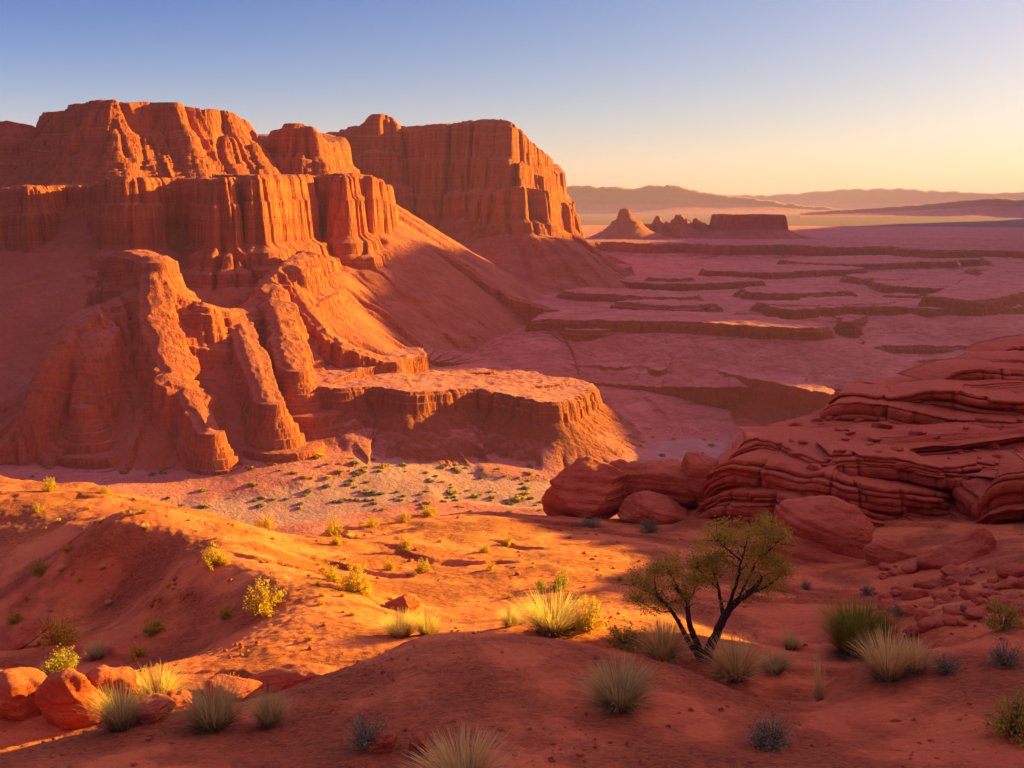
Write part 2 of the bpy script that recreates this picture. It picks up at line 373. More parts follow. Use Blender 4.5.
def rbf_fit(P):
    P = np.array(P, float)
    n = len(P)
    d = np.hypot(P[:, None, 0] - P[None, :, 0], P[:, None, 1] - P[None, :, 1])
    A = np.zeros((n + 3, n + 3))
    A[:n, :n] = d + np.eye(n) * 0.0
    A[:n, n] = 1; A[:n, n + 1:] = P[:, :2]; A[n:, :n] = A[:n, n:].T
    A[:n, :n] = np.where(d > 0, d * d * np.log(np.maximum(d, 1e-9)), 0) + np.eye(n) * RBF_SMOOTH
    b = np.concatenate([P[:, 2], np.zeros(3)])
    return P, np.linalg.solve(A, b)
RBF_SMOOTH = 0.05
def rbf_eval(fit, x, y):
    P, c = fit
    n = len(P)
    o = c[n] + c[n + 1] * x + c[n + 2] * y
    for i in range(n):
        d2 = (x - P[i, 0]) ** 2 + (y - P[i, 1]) ** 2
        o = o + c[i] * 0.5 * d2 * np.log(np.maximum(d2, 1e-9))
    return o

WASH = chaikin([on(*p) for p in [(190, 520, -98), (260, 506, -98), (330, 500, -98), (400, 488, -98), (392, 470, -96), (405, 452, -94), (435, 460, -95), (450, 478, -97), (500, 487, -99), (560, 488, -100), (640, 478, -100), (690, 455, -100), (700, 438, -100), (660, 415, -100), (610, 400, -100), (560, 388, -99)]], 2, False)
WASH2 = chaikin([on(*p) for p in [(300, 424, -86), (350, 428, -88), (400, 436, -92), (425, 450, -94), (440, 465, -96)]], 2, False)
fl_fit = rbf_fit([on(300, 510, -99), on(500, 500, -100), on(200, 455, -92), on(250, 425, -87), on(330, 430, -87), on(380, 435, -90), on(410, 462, -95), on(480, 470, -98), on(640, 470, -100), on(700, 440, -100), on(640, 402, -100), on(50, 480, -92), on(300, 480, -95),
                  on(860, 385, -92), on(1000, 380, -92), on(800, 460, -100), (-400, 200, -95), (0, 150, -98), (400, 200, -100), (-300, 800, -90), (0, 900, -100), (500, 900, -100), (-500, 500, -85)])

def land(x, y):
    """height, feature number and pale-sand amount of the landscape at x, y (1-D arrays)"""
    x = x.astype(np.float32); y = y.astype(np.float32)
    h = rbf_eval(fl_fit, x.astype(float), np.minimum(y, 900).astype(float)).astype(np.float32)
    h = np.clip(h, -104, -80)
    h = h + 1.2 * fbm(x / 60, y / 60, 3, 2) + .12 * pn(x / 9, y / 9, 3)
    fid = np.zeros(x.shape, np.int8)
    sand = np.zeros(x.shape, np.float32)
    m = (y < 700)
    d1 = dist_poly(x[m], y[m], WASH, False)[0]; d2 = dist_poly(x[m], y[m], WASH2, False)[0]
    wob = 5 * pn(x[m] / 25, y[m] / 25, 71) + 2 * pn(x[m] / 8, y[m] / 8, 72)
    s = np.maximum(1 - sstep(11, 19, d1 + wob), .8 * (1 - sstep(3, 8, d2 + wob)))
    sand[m] = s
    h[m] -= 1.2 * s
    for f in FEATS:
        idx, hh = eval_feat(f, x, y)
        if hh is None or len(idx) == 0: continue
        cur = h[idx]
        k = 1.5
        up = hh > cur
        # soft contact where debris meets the floor below
        t = np.clip(.5 + .5 * (hh - cur) / k, 0, 1)
        new = cur * (1 - t) + hh * t + k * t * (1 - t)
        h[idx] = new
        fi = fid[idx]; fi[up] = NAMES.index(f['name']); fid[idx] = fi
        sn = sand[idx]; sn[up] = 0; sand[idx] = sn
    h = h + .35 * fbm(x / 5, y / 5, 2, 8) * np.where(fid == 0, .2, np.clip(y / 800, 0.4, 1.5))
    return h, fid, sand

# ------------------------------------------------------------------ node helpers
def new_mat(name):
    m = bpy.data.materials.new(name)
    m.use_nodes = True
    t = m.node_tree
    b = t.nodes['Principled BSDF']
    b.inputs['Roughness'].default_value = .92
    b.inputs['Specular IOR Level'].default_value = .15
    return m, t, b

class NB:
    """small node builder"""
    def __init__(s, t): s.t = t; s.n = t.nodes; s.l = t.links
    def link(s, v, inp):
        if isinstance(v, (int, float)): inp.default_value = v
        elif isinstance(v, tuple): inp.default_value = v if len(v) == len(inp.default_value) else (v + (1,))
        else: s.l.new(v, inp)
    def math(s, op, a, b=0.0, c=None, clamp=False):
        n = s.n.new('ShaderNodeMath'); n.operation = op; n.use_clamp = clamp
        s.link(a, n.inputs[0]); s.link(b, n.inputs[1])
        if c is not None: s.link(c, n.inputs[2])
        return n.outputs[0]
    def noise(s, vec, scale, detail=4, rough=.55, dist=0.0, dim='3D', w=None):
        n = s.n.new('ShaderNodeTexNoise'); n.noise_dimensions = dim
        if vec is not None: s.l.new(vec, n.inputs['Vector'])
        if w is not None: s.link(w, n.inputs['W'])
        n.inputs['Scale'].default_value = scale; n.inputs['Detail'].default_value = detail
        n.inputs['Roughness'].default_value = rough; n.inputs['Distortion'].default_value = dist
        return n.outputs['Fac']
    def voro(s, vec, scale, feature='DISTANCE_TO_EDGE', rnd=1.0):
        n = s.n.new('ShaderNodeTexVoronoi'); n.feature = feature
        s.l.new(vec, n.inputs['Vector']); n.inputs['Scale'].default_value = scale; n.inputs['Randomness'].default_value = rnd
        return n.outputs['Distance']
    def ramp(s, fac, stops, interp='LINEAR'):
        n = s.n.new('ShaderNodeValToRGB'); n.color_ramp.interpolation = interp
        e = n.color_ramp.elements
        while len(e) < len(stops): e.new(.5)
        for q, (p, c) in zip(e, stops):
            q.position = p; q.color = c if len(c) == 4 else (*c, 1)
        s.l.new(fac, n.inputs[0])
        return n.outputs['Color']
    def mix(s, fac, a, b, mode='MIX'):
        n = s.n.new('ShaderNodeMix'); n.data_type = 'RGBA'; n.blend_type = mode
        s.link(fac, n.inputs[0]); s.link(a, n.inputs[6]); s.link(b, n.inputs[7])
        return n.outputs[2]
    def maprange(s, v, a, b, c=0.0, d=1.0):
        n = s.n.new('ShaderNodeMapRange'); s.link(v, n.inputs[0])
        for i, q in zip((1, 2, 3, 4), (a, b, c, d)): n.inputs[i].default_value = q
        return n.outputs[0]
    def pos(s):
        g = s.n.new('ShaderNodeNewGeometry'); return g.outputs['Position'], g.outputs['True Normal'], g.outputs['Normal']
    def scale(s, vec, v):
        n = s.n.new('ShaderNodeMapping'); s.l.new(vec, n.inputs['Vector']); n.inputs['Scale'].default_value = v
        return n.outputs[0]
    def sep(s, vec):
        n = s.n.new('ShaderNodeSeparateXYZ'); s.l.new(vec, n.inputs[0]); return n.outputs
    def bump(s, h, strength, dist, normal=None):
        n = s.n.new('ShaderNodeBump'); n.inputs['Strength'].default_value = strength; n.inputs['Distance'].default_value = dist
        s.l.new(h, n.inputs['Height'])
        if normal is not None: s.l.new(normal, n.inputs['Normal'])
        return n.outputs[0]
    def attr(s, name):
        n = s.n.new('ShaderNodeAttribute'); n.attribute_name = name; return n.outputs['Fac']

def rock_material(name, deb_stops, sp_, dark=1.0, lo=.62, hi=.86):
    """layered red sandstone with pink debris on its gentle slopes; scales in metres for the far landscape"""
    m, t, b = new_mat(name)
    k = NB(t)
    p, tn, _ = k.pos()
    nz = k.sep(tn)[2]
    wob = k.noise(p, .02, 3)
    z = k.math('ADD', k.sep(p)[2], k.math('MULTIPLY', wob, 14.0))
    band = k.noise(None, .10, 4, .6, 0, '1D', z)
    band2 = k.noise(None, .9, 3, .7, 0, '1D', z)
    col = k.ramp(band, [(q_, tuple(c_ * dark for c_ in cc_)) for q_, cc_ in [(.25, (.42, .062, .030)), (.42, (.51, .092, .036)), (.5, (.46, .076, .033)), (.6, (.54, .105, .040)), (.75, (.48, .084, .035))]])
    col = k.mix(k.math('MULTIPLY', k.maprange(band2, .45, .6, 0, .5), k.maprange(k.noise(p, .045, 4, .6), .42, .6, 0, 1)), col, (.28, .050, .024, 1))
    # dark streaks running down the walls
    st = k.noise(k.scale(p, (.35, .35, .02)), 1.0, 4, .6)
    col = k.mix(k.maprange(st, .50, .70, 0, .65), col, (.20, .036, .020, 1))
    n1 = k.noise(p, .12, 6, .65)
    flat = k.maprange(k.math('ADD', nz, k.math('MULTIPLY', k.math('SUBTRACT', n1, .5), .35 if lo < .7 else .12)), lo, hi)
    deb = k.ramp(k.noise(p, .05, 6, .7), deb_stops)
    speck = k.noise(p, .55, 3, .8)
    deb = k.mix(k.math('MULTIPLY', k.maprange(speck, .53, .62, 0, sp_), k.maprange(k.noise(p, .02, 4, .6), .42, .62, .15, 1)), deb, (.16, .060, .040, 1))
    col = k.mix(flat, col, deb)
    col = k.mix(k.attr('sand'), col, k.ramp(k.noise(p, .15, 5, .6), [(.35, (.41, .150, .122)), (.65, (.50, .205, .170))]))
    col = k.mix(k.maprange(k.noise(p, .7, 5, .7), .3, .7, -.12, .12), col, (1, .6, .4, 1), 'SOFT_LIGHT')
    t.links.new(col, b.inputs['Base Color'])
    hgt = k.math('ADD', k.math('MULTIPLY', k.noise(p, .5, 7, .66), .9), k.math('MULTIPLY', band2, k.math('MULTIPLY', k.math('SUBTRACT', 1.0, flat), .5)))
    hgt = k.math('ADD', hgt, k.math('MULTIPLY', k.noise(k.scale(p, (.5, .5, .035)), 1.0, 4, .6), k.math('MULTIPLY', k.math('SUBTRACT', 1.0, flat), 2.2)))
    t.links.new(k.bump(hgt, .9, 1.2), b.inputs['Normal'])
    return m

ROCK = rock_material('red_plain_and_ledges', [(.3, (.44, .092, .072)), (.5, (.55, .135, .104)), (.7, (.63, .185, .145))], .75, .72, .86, .975)
PLAIN = rock_material('shade_toned_far_plain', [(.3, (.17, .046, .042)), (.5, (.22, .060, .054)), (.7, (.27, .080, .072))], .5, .5)  # darker copy of the plain rock; missing shade is put into its colour
MESA_ROCK = rock_material('layered_red_sandstone', [(.3, (.36, .066, .036)), (.5, (.44, .092, .050)), (.7, (.52, .125, .070))], .6)

def tag(o, label, cat=None, group=None, kind=None):
    o['label'] = label
    if cat: o['category'] = cat
    if group: o['group'] = group
    if kind: o['kind'] = kind
    return o

def mesh_obj(name, V, Fq, mat, parent=None, smooth=True, attrs=None):
    me = bpy.data.meshes.new(name)
    V = np.asarray(V, np.float32)
    Fq = np.asarray(Fq, np.int32)
    nf, k = Fq.shape
    me.vertices.add(len(V)); me.vertices.foreach_set('co', V.ravel())
    me.loops.add(nf * k); me.loops.foreach_set('vertex_index', Fq.ravel())
    me.polygons.add(nf); me.polygons.foreach_set('loop_start', np.arange(0, nf * k, k, dtype=np.int32))
    if smooth: me.polygons.foreach_set('use_smooth', np.ones(nf, bool))
    me.update(calc_edges=True)
    for an, av in (attrs or {}).items():
        a = me.attributes.new(an, 'FLOAT', 'POINT'); a.data.foreach_set('value', np.asarray(av, np.float32))
    me.materials.append(mat)
    o = bpy.data.objects.new(name, me)
    COL.objects.link(o)
    if parent: o.parent = parent
    return o

def grid_faces(nr, nc):
    i = np.arange(nr * nc).reshape(nr, nc)
    return np.stack([i[:-1, :-1], i[:-1, 1:], i[1:, 1:], i[1:, :-1]], -1).reshape(-1, 4)

PATCH = {n: [] for n in NAMES}
QUICK = 1.0
def land_patch(az0, az1, daz, rs):
    az = np.radians(np.arange(az0, az1 + daz / 2, daz * QUICK))
    rs = np.asarray(rs)
    A, RR = np.meshgrid(az, rs)
    x, y = (np.sin(A) * RR).ravel(), (np.cos(A) * RR).ravel()
    h, fid, sand = land(x, y)
    V = np.stack([x, y, h], 1)
    # push the steep faces in and out a little along the slope so that ledges overhang
    G = h.reshape(len(rs), len(az)); X2 = x.reshape(G.shape); Y2 = y.reshape(G.shape)
    Fq = grid_faces(len(rs), len(az))
    ff = fid[Fq[:, 0]]
    for i, nme in enumerate(NAMES):
        q = Fq[ff == i]
        if len(q) == 0: continue
        u, inv = np.unique(q, return_inverse=True)
        PATCH[nme].append((V[u], inv.reshape(q.shape), sand[u]))

def steps(*seg):
    out = [seg[0][0]]
    for a, b, d in seg:
        r = a
        while r + d < b:
            r += d; out.append(r)
        out.append(b)
    return np.unique(np.array(out))

land_patch(-38, 4, .075, steps((330, 385, .6), (385, 600, .36), (600, 700, .5), (700, 760, 1.0)))
land_patch(4, 38, .085, steps((330, 620, .8), (620, 760, 1.2)))
land_patch(-38, 38, .15, steps((120, 330, 1.5)))
land_patch(-16, 14, .075, steps((760, 1000, .65), (1000, 1200, 2)))
land_patch(14, 38, .1, steps((760, 1200, 2)))
land_patch(-38, -16, .2, steps((760, 1200, 4)))
land_patch(-12, 38, .08, steps((1200, 1700, 1.6), (1700, 2600, 14)))
land_patch(-38, -12, .3, steps((1200, 2600, 25)))

LAB = {'valley_floor': 'pink dusty valley floor with a pale dry wash winding through it',
       'bench': 'broad flat red rock bench with cliffed edges above the dry wash',
       'low_mesa': 'thin dark ledges of low rock out on the plain',
       'escarpment': 'long hazy escarpment crossing the far plain',
       'mesa': 'stepped orange sandstone mesa with fluted cliffs on the left',
       'tall_mesa': 'tall flat-topped red mesa behind the nearer one',
       'spire_butte': 'small hazy buttes with pointed tops on the plain',
       'flat_butte': 'small hazy flat-topped butte on the plain'}
for nme, L in PATCH.items():
    if not L: continue
    V, Q, S, o = [], [], [], 0
    for v, q, s in L:
        V.append(v); Q.append(q + o); S.append(s); o += len(v)
    tag(mesh_obj(nme, np.concatenate(V), np.concatenate(Q), MESA_ROCK if nme in ('mesa', 'tall_mesa', 'spire_butte', 'flat_butte') else ROCK, attrs={'sand': np.concatenate(S)}), LAB[nme], kind='structure')

# ------------------------------------------------------------------ far plain and ranges
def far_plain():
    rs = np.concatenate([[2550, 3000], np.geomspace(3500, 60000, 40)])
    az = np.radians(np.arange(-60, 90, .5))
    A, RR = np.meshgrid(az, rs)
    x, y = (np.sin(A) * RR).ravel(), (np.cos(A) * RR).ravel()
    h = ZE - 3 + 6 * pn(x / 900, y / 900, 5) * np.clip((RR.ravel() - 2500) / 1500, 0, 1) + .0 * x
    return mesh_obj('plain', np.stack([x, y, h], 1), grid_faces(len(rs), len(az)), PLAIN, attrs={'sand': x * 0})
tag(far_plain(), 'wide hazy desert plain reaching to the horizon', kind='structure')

def far_range(name, label, line, Y, depth, seed, amp, cliff=.35):
    """a far range: a crest line read off the skyline, solid from front foot to back foot"""
    px = np.arange(line[0][0], line[-1][0] + .1, 1.0)
    py0 = np.interp(px, [a for a, b in line], [b for a, b in line])
    py = py0
    ker = np.hanning(61); ker /= ker.sum()
    pys = np.convolve(np.pad(py0, 30, mode='edge'), ker, 'valid')
    py = py - amp * (fbm(px / 14, px * 0, 4, seed) ) 
    u = (px - 512) / F; v = (384 - py) / F
    kk = Y / (CP + SP * v)
    X = u * kk; Z = (-SP + CP * v) * kk
    vs = (384 - pys) / F; Zs = (-SP + CP * vs) * Y / (CP + SP * vs)
    base = ZE - 12
    T = np.array([-1, -.8, -.62, -.5, -.42, -.36, -.3, -.24, -.2, -.17, -.1, 0, .25, .6, 1])
    S = np.array([0, .1, .2, .3, .38, .46, .54, .62, .78, .92, .98, 1, .98, .5, 0])
    V = []
    for t_, s_ in zip(T, S):
        off = depth * t_ * (1 + .08 * pn(px / 80, px * 0, seed + 4))
        V.append(np.stack([X * (Y + off) / Y, Y + off, base + ((Z if s_ > .9 else Zs) - base) * s_], 1))
    o = mesh_obj(name, np.concatenate(V), grid_faces(len(T), len(px)), ROCK, attrs={'sand': np.zeros(len(px) * len(T))})
    return tag(o, label, kind='structure')
far_range('mountain_range', 'blue hazy tableland with knobs on the skyline behind the mesa',
          [(380, 192), (560, 186), (590, 186), (620, 188), (640, 187), (650, 185.5), (664, 186), (668, 184), (676, 186.5), (690, 189.5), (706, 193), (730, 196.5), (760, 199), (800, 205), (850, 209)], 6500, 420, 81, 1.5)
far_range('mountain_range', 'hazy low mountains along the horizon at the right',
          [(640, 206), (690, 196.5), (730, 195), (760, 195.5), (790, 194), (830, 190.5), (850, 189), (880, 188.5), (905, 189), (940, 191), (980, 193), (1010, 193), (1060, 190), (1150, 188), (1300, 192)], 9500, 520, 82, 1.2)
far_range('ridge', 'long low ridge sloping down in the haze at the right',
          [(800, 212.5), (850, 209), (900, 206), (940, 202.5), (975, 199), (1000, 197.5), (1012, 199), (1040, 198), (1100, 190), (1200, 196)], 4600, 320, 83, .6)

def shade_ridge():
    """unseen mesa added beyond the right edge of the frame to put the plain in shadow"""
    line = chaikin(np.array([(617, 648, -43), (624, 688, 27), (637, 738, 53), (672, 808, 67), (712, 888, 73), (761, 968, 152), (816, 1078, 190), (906, 1248, 182), (1026, 1448, 209), (1086, 1588, 212), (1386, 2148, 217), (1906, 3148, 217), (3226, 4748, 227)], float), 3, False)
    seg = np.hypot(*np.diff(line[:, :2], axis=0).T); L = np.concatenate([[0], np.cumsum(seg)])
    t = np.concatenate([np.arange(0, 1500, 4), np.arange(1500, L[-1], 25)])
    P = np.stack([np.interp(t, L, line[:, i]) for i in range(3)], 1)
    T = np.gradient(P[:, :2], axis=0); T /= np.linalg.norm(T, axis=1)[:, None]
    N = np.stack([-T[:, 1], T[:, 0]], 1)
    top = P[:, 2] + 13 * fbm(t / 60, t * 0, 4, 91) - 26 * sstep(.12, .4, pn(t / 75, t * 0, 92))
    V = []
    for o_, f_ in ((-220, 0), (-130, .30), (-60, .58), (-46, .64), (-38, .93), (-30, 1), (0, 1.02), (40, 1), (52, .9), (60, .62), (130, .3), (230, 0)):
        off = o_ + 10 * np.abs(pn(t / 35, t * 0 + o_ * .002, 93)) * (1 if abs(o_) > 20 else 0)
        V.append(np.stack([P[:, 0] + N[:, 0] * off, P[:, 1] + N[:, 1] * off, -105 + (top + 105) * f_], 1))
    n = len(t)
    return tag(mesh_obj('ridge', np.concatenate(V), grid_faces(len(V), n), ROCK, attrs={'sand': np.zeros(n * len(V))}), 'added unseen mesa right of the view that casts shade over the plain', kind='structure')
shade_ridge()

# ------------------------------------------------------------------ the near ground
mound_pts = [at(*p) for p in [
    (0, 768, 14), (250, 768, 13.5), (512, 768, 13), (800, 768, 13), (1024, 768, 13), (-200, 768, 14), (1250, 768, 13),
    (0, 744, 15.3), (110, 720, 15.8), (180, 705, 16.2), (260, 692, 16.7), (330, 664, 17.2), (400, 638, 17.7), (480, 630, 18.2), (540, 633, 18.2), (600, 642, 18), (660, 657, 17.7), (720, 674, 17.2), (790, 693, 16.8),
    (512, 690, 15.8), (300, 730, 15), (650, 715, 15.2), (860, 690, 16.5), (960, 650, 18), (1024, 625, 19), (900, 740, 14.5), (1150, 620, 19)]] + [(-12, 9, -7.3), (0, 9, -7.2), (12, 9, -7.0), (0, 4, -6.4), (-12, 2, -6.6), (14, 2, -6.2), (22, 10, -5), (-25, 12, -8.2), (24, 30, -8)]
mound_fit = rbf_fit(mound_pts)
MOUND = chaikin([(-40, 14, 0), (-14, 14.2, 0)] + [at(*p) for p in [(0, 744, 15.3), (110, 720, 15.8), (180, 705, 16.2), (260, 692, 16.7), (330, 664, 17.2), (400, 638, 17.7), (480, 630, 18.2), (540, 633, 18.2), (600, 642, 18), (660, 657, 17.7), (720, 674, 17.2), (790, 693, 16.8), (840, 692, 16.6), (880, 668, 17.6), (960, 648, 18.6), (1024, 628, 19.5), (1150, 610, 21)]] + [(60, 24, 0), (60, -40, 0), (-60, -40, 0)], 1, True)
near_pts = [at(*p) for p in [
    (705, 655, 20.5), (560, 628, 21.5), (450, 622, 25.5), (400, 622, 24.5), (310, 640, 22.5), (100, 700, 19), (0, 710, 18.5), (200, 676, 20.5), (-150, 710, 18.5),
    (0, 650, 28), (100, 640, 27.6), (200, 640, 25.8), (150, 600, 30), (100, 600, 32), (0, 600, 35), (0, 560, 38), (110, 525, 34), (200, 555, 30), (260, 585, 26.8), (310, 610, 24.8),
    (0, 500, 43), (60, 486, 46), (0, 470, 50), (150, 496, 44), (200, 510, 42), (250, 522, 40), (310, 545, 36), (300, 570, 31), (360, 585, 29), (-150, 480, 50), (-150, 560, 40),
    (400, 600, 28), (480, 570, 33), (480, 530, 40), (390, 522, 43), (430, 514, 44), (480, 511, 45), (530, 515, 45), (600, 570, 33), (600, 528, 44), (680, 548, 38), (640, 600, 28), (720, 600, 29),
    (800, 600, 29), (800, 640, 25), (860, 655, 22), (900, 600, 30), (1000, 580, 28), (1024, 560, 29), (900, 570, 33), (860, 560, 36), (960, 620, 22.5), (1024, 590, 25), (1200, 560, 29), (1200, 600, 24)]]
near_pts += [(-14, 15, -10.5), (-6, 15, -10.5), (0, 15, -10.5), (6, 15, -10), (14, 15, -9.5), (0, 6, -10.5), (34, 32, -9.0), (30, 45, -13), (12, 50, -14.5), (20, 44, -13.5), (0, 55, -15.5), (30, 60, -14), (-40, 60, -15), (-40, 30, -13), (-25, 12, -10.5), (30, 15, -9)]
near_fit = rbf_fit(near_pts)
EDGE = chaikin([(-120, 62, 0), (-60, 60, 0)] + [at(*p) for p in [(-150, 462, 56), (0, 470, 50), (50, 486, 47.5), (80, 489, 47), (150, 496, 45), (200, 510, 43), (250, 522, 41), (310, 542, 40), (345, 537, 43), (390, 522, 45), (430, 514, 46), (480, 511, 47), (530, 515, 47), (575, 524, 47), (650, 530, 48)]]
               + [(9, 52, 0), (16, 58, 0), (30, 72, 0), (60, 78, 0), (90, 80, 0), (140, 60, 0), (140, -40, 0), (-120, -40, 0)], 1, True)
def near_land(x, y):
    h = rbf_eval(near_fit, x.astype(float), y.astype(float)).astype(np.float32)
    x = x.astype(np.float32); y = y.astype(np.float32)
    h = np.clip(h, -17, -6)
    m = y < 34
    dm = dist_poly(x[m], y[m], MOUND, True)[0] + .35 * pn(x[m] / 2.2, y[m] / 2.2, 34)
    hm_ = rbf_eval(mound_fit, x[m].astype(float), y[m].astype(float)).astype(np.float32)
    hm_ = np.clip(hm_, -10, -5) - np.interp(dm, [-1.2, -.5, .1, .8, 3, 12], [0, .03, .16, .55, 2.2, 9]).astype(np.float32)
    h[m] = np.maximum(h[m], hm_)
    # unseen rock knob and shoulder, shaped out of frame to shade foreground and ledges
    wb = 1.2 * pn(x / 4, y / 4, 33)
    kx = sstep(28, 38, x) * (1 - sstep(38.4, 41.8, y + .4 * wb)) * sstep(10, 20, y)
    k2 = sstep(40, 44, x) * sstep(35, 39, y) * (1 - sstep(80, 92, y))
    h = np.where(kx > 0, np.maximum(h, -13 + kx * (19.5 + 1.0 * pn(x / 5, y / 5, 31))), h)
    h = np.where(k2 > 0, np.maximum(h, -14 + k2 * (13.2 - 1.6 * sstep(53, 57, y) + .3 * pn(x / 5, y / 5, 32))), h)
    r = np.hypot(x, y)
    sc = np.clip(r / 30, .35, 1.2)
    h = h + sc * (.12 * pn(x / 5.2, y / 5.2, 40) + .06 * pn(x / 2.1, y / 2.1, 41) + .035 * pn(x / .9, y / .9, 42)) + .030 * (np.abs(pn(x / .55 + .4 * pn(x, y, 48), y / .34, 43)) - .3) + .016 * pn(x / .2, y / .14, 49)
    # thin rock ledges that follow the dip of the beds
    q = y * .9 + x * .35 + 1.6 * pn(x / 6, y / 6, 44) + .5 * pn(x / 1.7, y / 1.7, 45)
    fr = q / 2.4 - np.floor(q / 2.4)
    led = sstep(.0, .07, fr) * (1 - fr)
    msk = sstep(.05, .45, pn(x / 7, y / 7, 46))
    h = h + .16 * msk * (led - .4) * np.clip(sc, .5, 1)
    d = dist_poly(x, y, EDGE, True)[0]
    d = d + 1.2 * pn(x / 4, y / 4, 47)
    h = h - np.interp(d, [-4, 0, 3, 8, 60, 200], [0, .25, 2.2, 7, 55, 84]).astype(np.float32)
    return h

def ground_material():
    m, t, b = new_mat('red_sandy_slickrock')
    k = NB(t)
    p, tn, _ = k.pos()
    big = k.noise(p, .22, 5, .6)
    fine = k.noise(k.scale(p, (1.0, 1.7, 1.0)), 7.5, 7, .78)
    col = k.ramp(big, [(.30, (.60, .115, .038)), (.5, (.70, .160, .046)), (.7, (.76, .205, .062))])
    col = k.mix(k.math('MULTIPLY', k.maprange(fine, .40, .53, .7, 0), k.maprange(k.noise(p, .42, 3, .55), .44, .60, .25, 1)), col, (.26, .045, .024, 1))  # dark mottling; shaded edges of the rock scales are put into the colour
    cr = k.voro(k.scale(p, (1, 1, .6)), 1.3)
    col = k.mix(k.maprange(k.noise(p, 14, 3, .6), .60, .70, 0, .6), col, (.56, .22, .14, 1))
    t.links.new(col, b.inputs['Base Color'])
    patch = k.maprange(k.noise(p, .42, 3, .55), .44, .60, .18, 1)
    scaly = k.noise(k.scale(p, (1.0, 2.6, 1.0)), 2.2, 6, .68, .6)
    hgt = k.math('ADD', k.math('MULTIPLY', scaly, .20), k.math('MULTIPLY', k.noise(k.scale(p, (1.0, 1.6, 1.0)), 11, 6, .75), .11))
    hgt = k.math('ADD', hgt, k.math('MULTIPLY', k.maprange(k.noise(k.scale(p, (1.0, 2.0, 1.0)), 3.6, 4, .6), .46, .50, 0, 1), .045))
    hgt = k.math('MULTIPLY', hgt, patch)
    t.links.new(k.bump(hgt, 1.0, 1.25), b.inputs['Normal'])
    return m
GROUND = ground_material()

def near_patch(az, rs):
    A, RR = np.meshgrid(np.radians(az), np.asarray(rs))
    x, y = (np.sin(A) * RR).ravel(), (np.cos(A) * RR).ravel()
    return np.stack([x, y, near_land(x, y)], 1), grid_faces(len(rs), len(az))
_v1, _f1 = near_patch(np.arange(-34, 34.01, .085), np.geomspace(9, 75, 900))
_v2, _f2 = near_patch(np.arange(34, 125, .5), np.geomspace(4, 140, 160))
_v3, _f3 = near_patch(np.arange(-75, -33.9, .5), np.geomspace(4, 140, 160))
_v4, _f4 = near_patch(np.arange(-34, 34.01, .5), np.geomspace(4, 9, 20))
_v5, _f5 = near_patch(np.arange(-34, 34.01, .5), np.geomspace(75, 150, 30))
VV, FF, o_ = [], [], 0
for v_, f_ in ((_v1, _f1), (_v2, _f2), (_v3, _f3), (_v4, _f4), (_v5, _f5)):
    VV.append(v_); FF.append(f_ + o_); o_ += len(v_)
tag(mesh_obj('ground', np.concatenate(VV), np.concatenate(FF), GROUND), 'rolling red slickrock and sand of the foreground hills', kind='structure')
def gz(x, y):
    return float(near_land(np.array([x], float), np.array([y], float))[0])


# ------------------------------------------------------------------ the red ledges on the right
def near_rock_material():
    m, t, b = new_mat('banded_red_ledge_rock')
    k = NB(t)
    p, tn, _ = k.pos()
    z = k.math('ADD', k.sep(p)[2], k.math('MULTIPLY', k.noise(p, .35, 3), .9))
    band = k.noise(None, 3.2, 5, .75, 0, '1D', z)
    col = k.ramp(band, [(.3, (.56, .080, .030)), (.45, (.70, .125, .045)), (.52, (.62, .092, .034)), (.62, (.74, .160, .062))])
    blot = k.noise(p, .8, 5, .65)
    col = k.mix(k.maprange(blot, .5, .7, 0, .5), col, (.46, .064, .028, 1))
    pit = k.noise(p, 9, 6, .75)
    col = k.mix(k.maprange(pit, .40, .52, .38, 0), col, (.40, .052, .024, 1))
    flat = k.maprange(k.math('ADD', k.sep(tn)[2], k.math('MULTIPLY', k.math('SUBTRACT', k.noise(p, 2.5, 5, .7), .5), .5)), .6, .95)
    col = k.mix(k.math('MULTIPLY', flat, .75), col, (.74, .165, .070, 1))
    t.links.new(col, b.inputs['Base Color'])
    lam = k.noise(None, 9.0, 4, .7, 0, '1D', z)
    hgt = k.math('ADD', k.math('MULTIPLY', lam, .12), k.math('MULTIPLY', k.noise(p, 2.6, 8, .74), .26))
    crack = k.maprange(k.voro(k.scale(p, (.35, .35, .12)), 1.0), 0.0, .035, 0, 1)
    hgt = k.math('ADD', hgt, k.math('MULTIPLY', crack, .05))
    t.links.new(k.bump(hgt, 1.0, 1.0), b.inputs['Normal'])
    return m
LEDGE = near_rock_material()

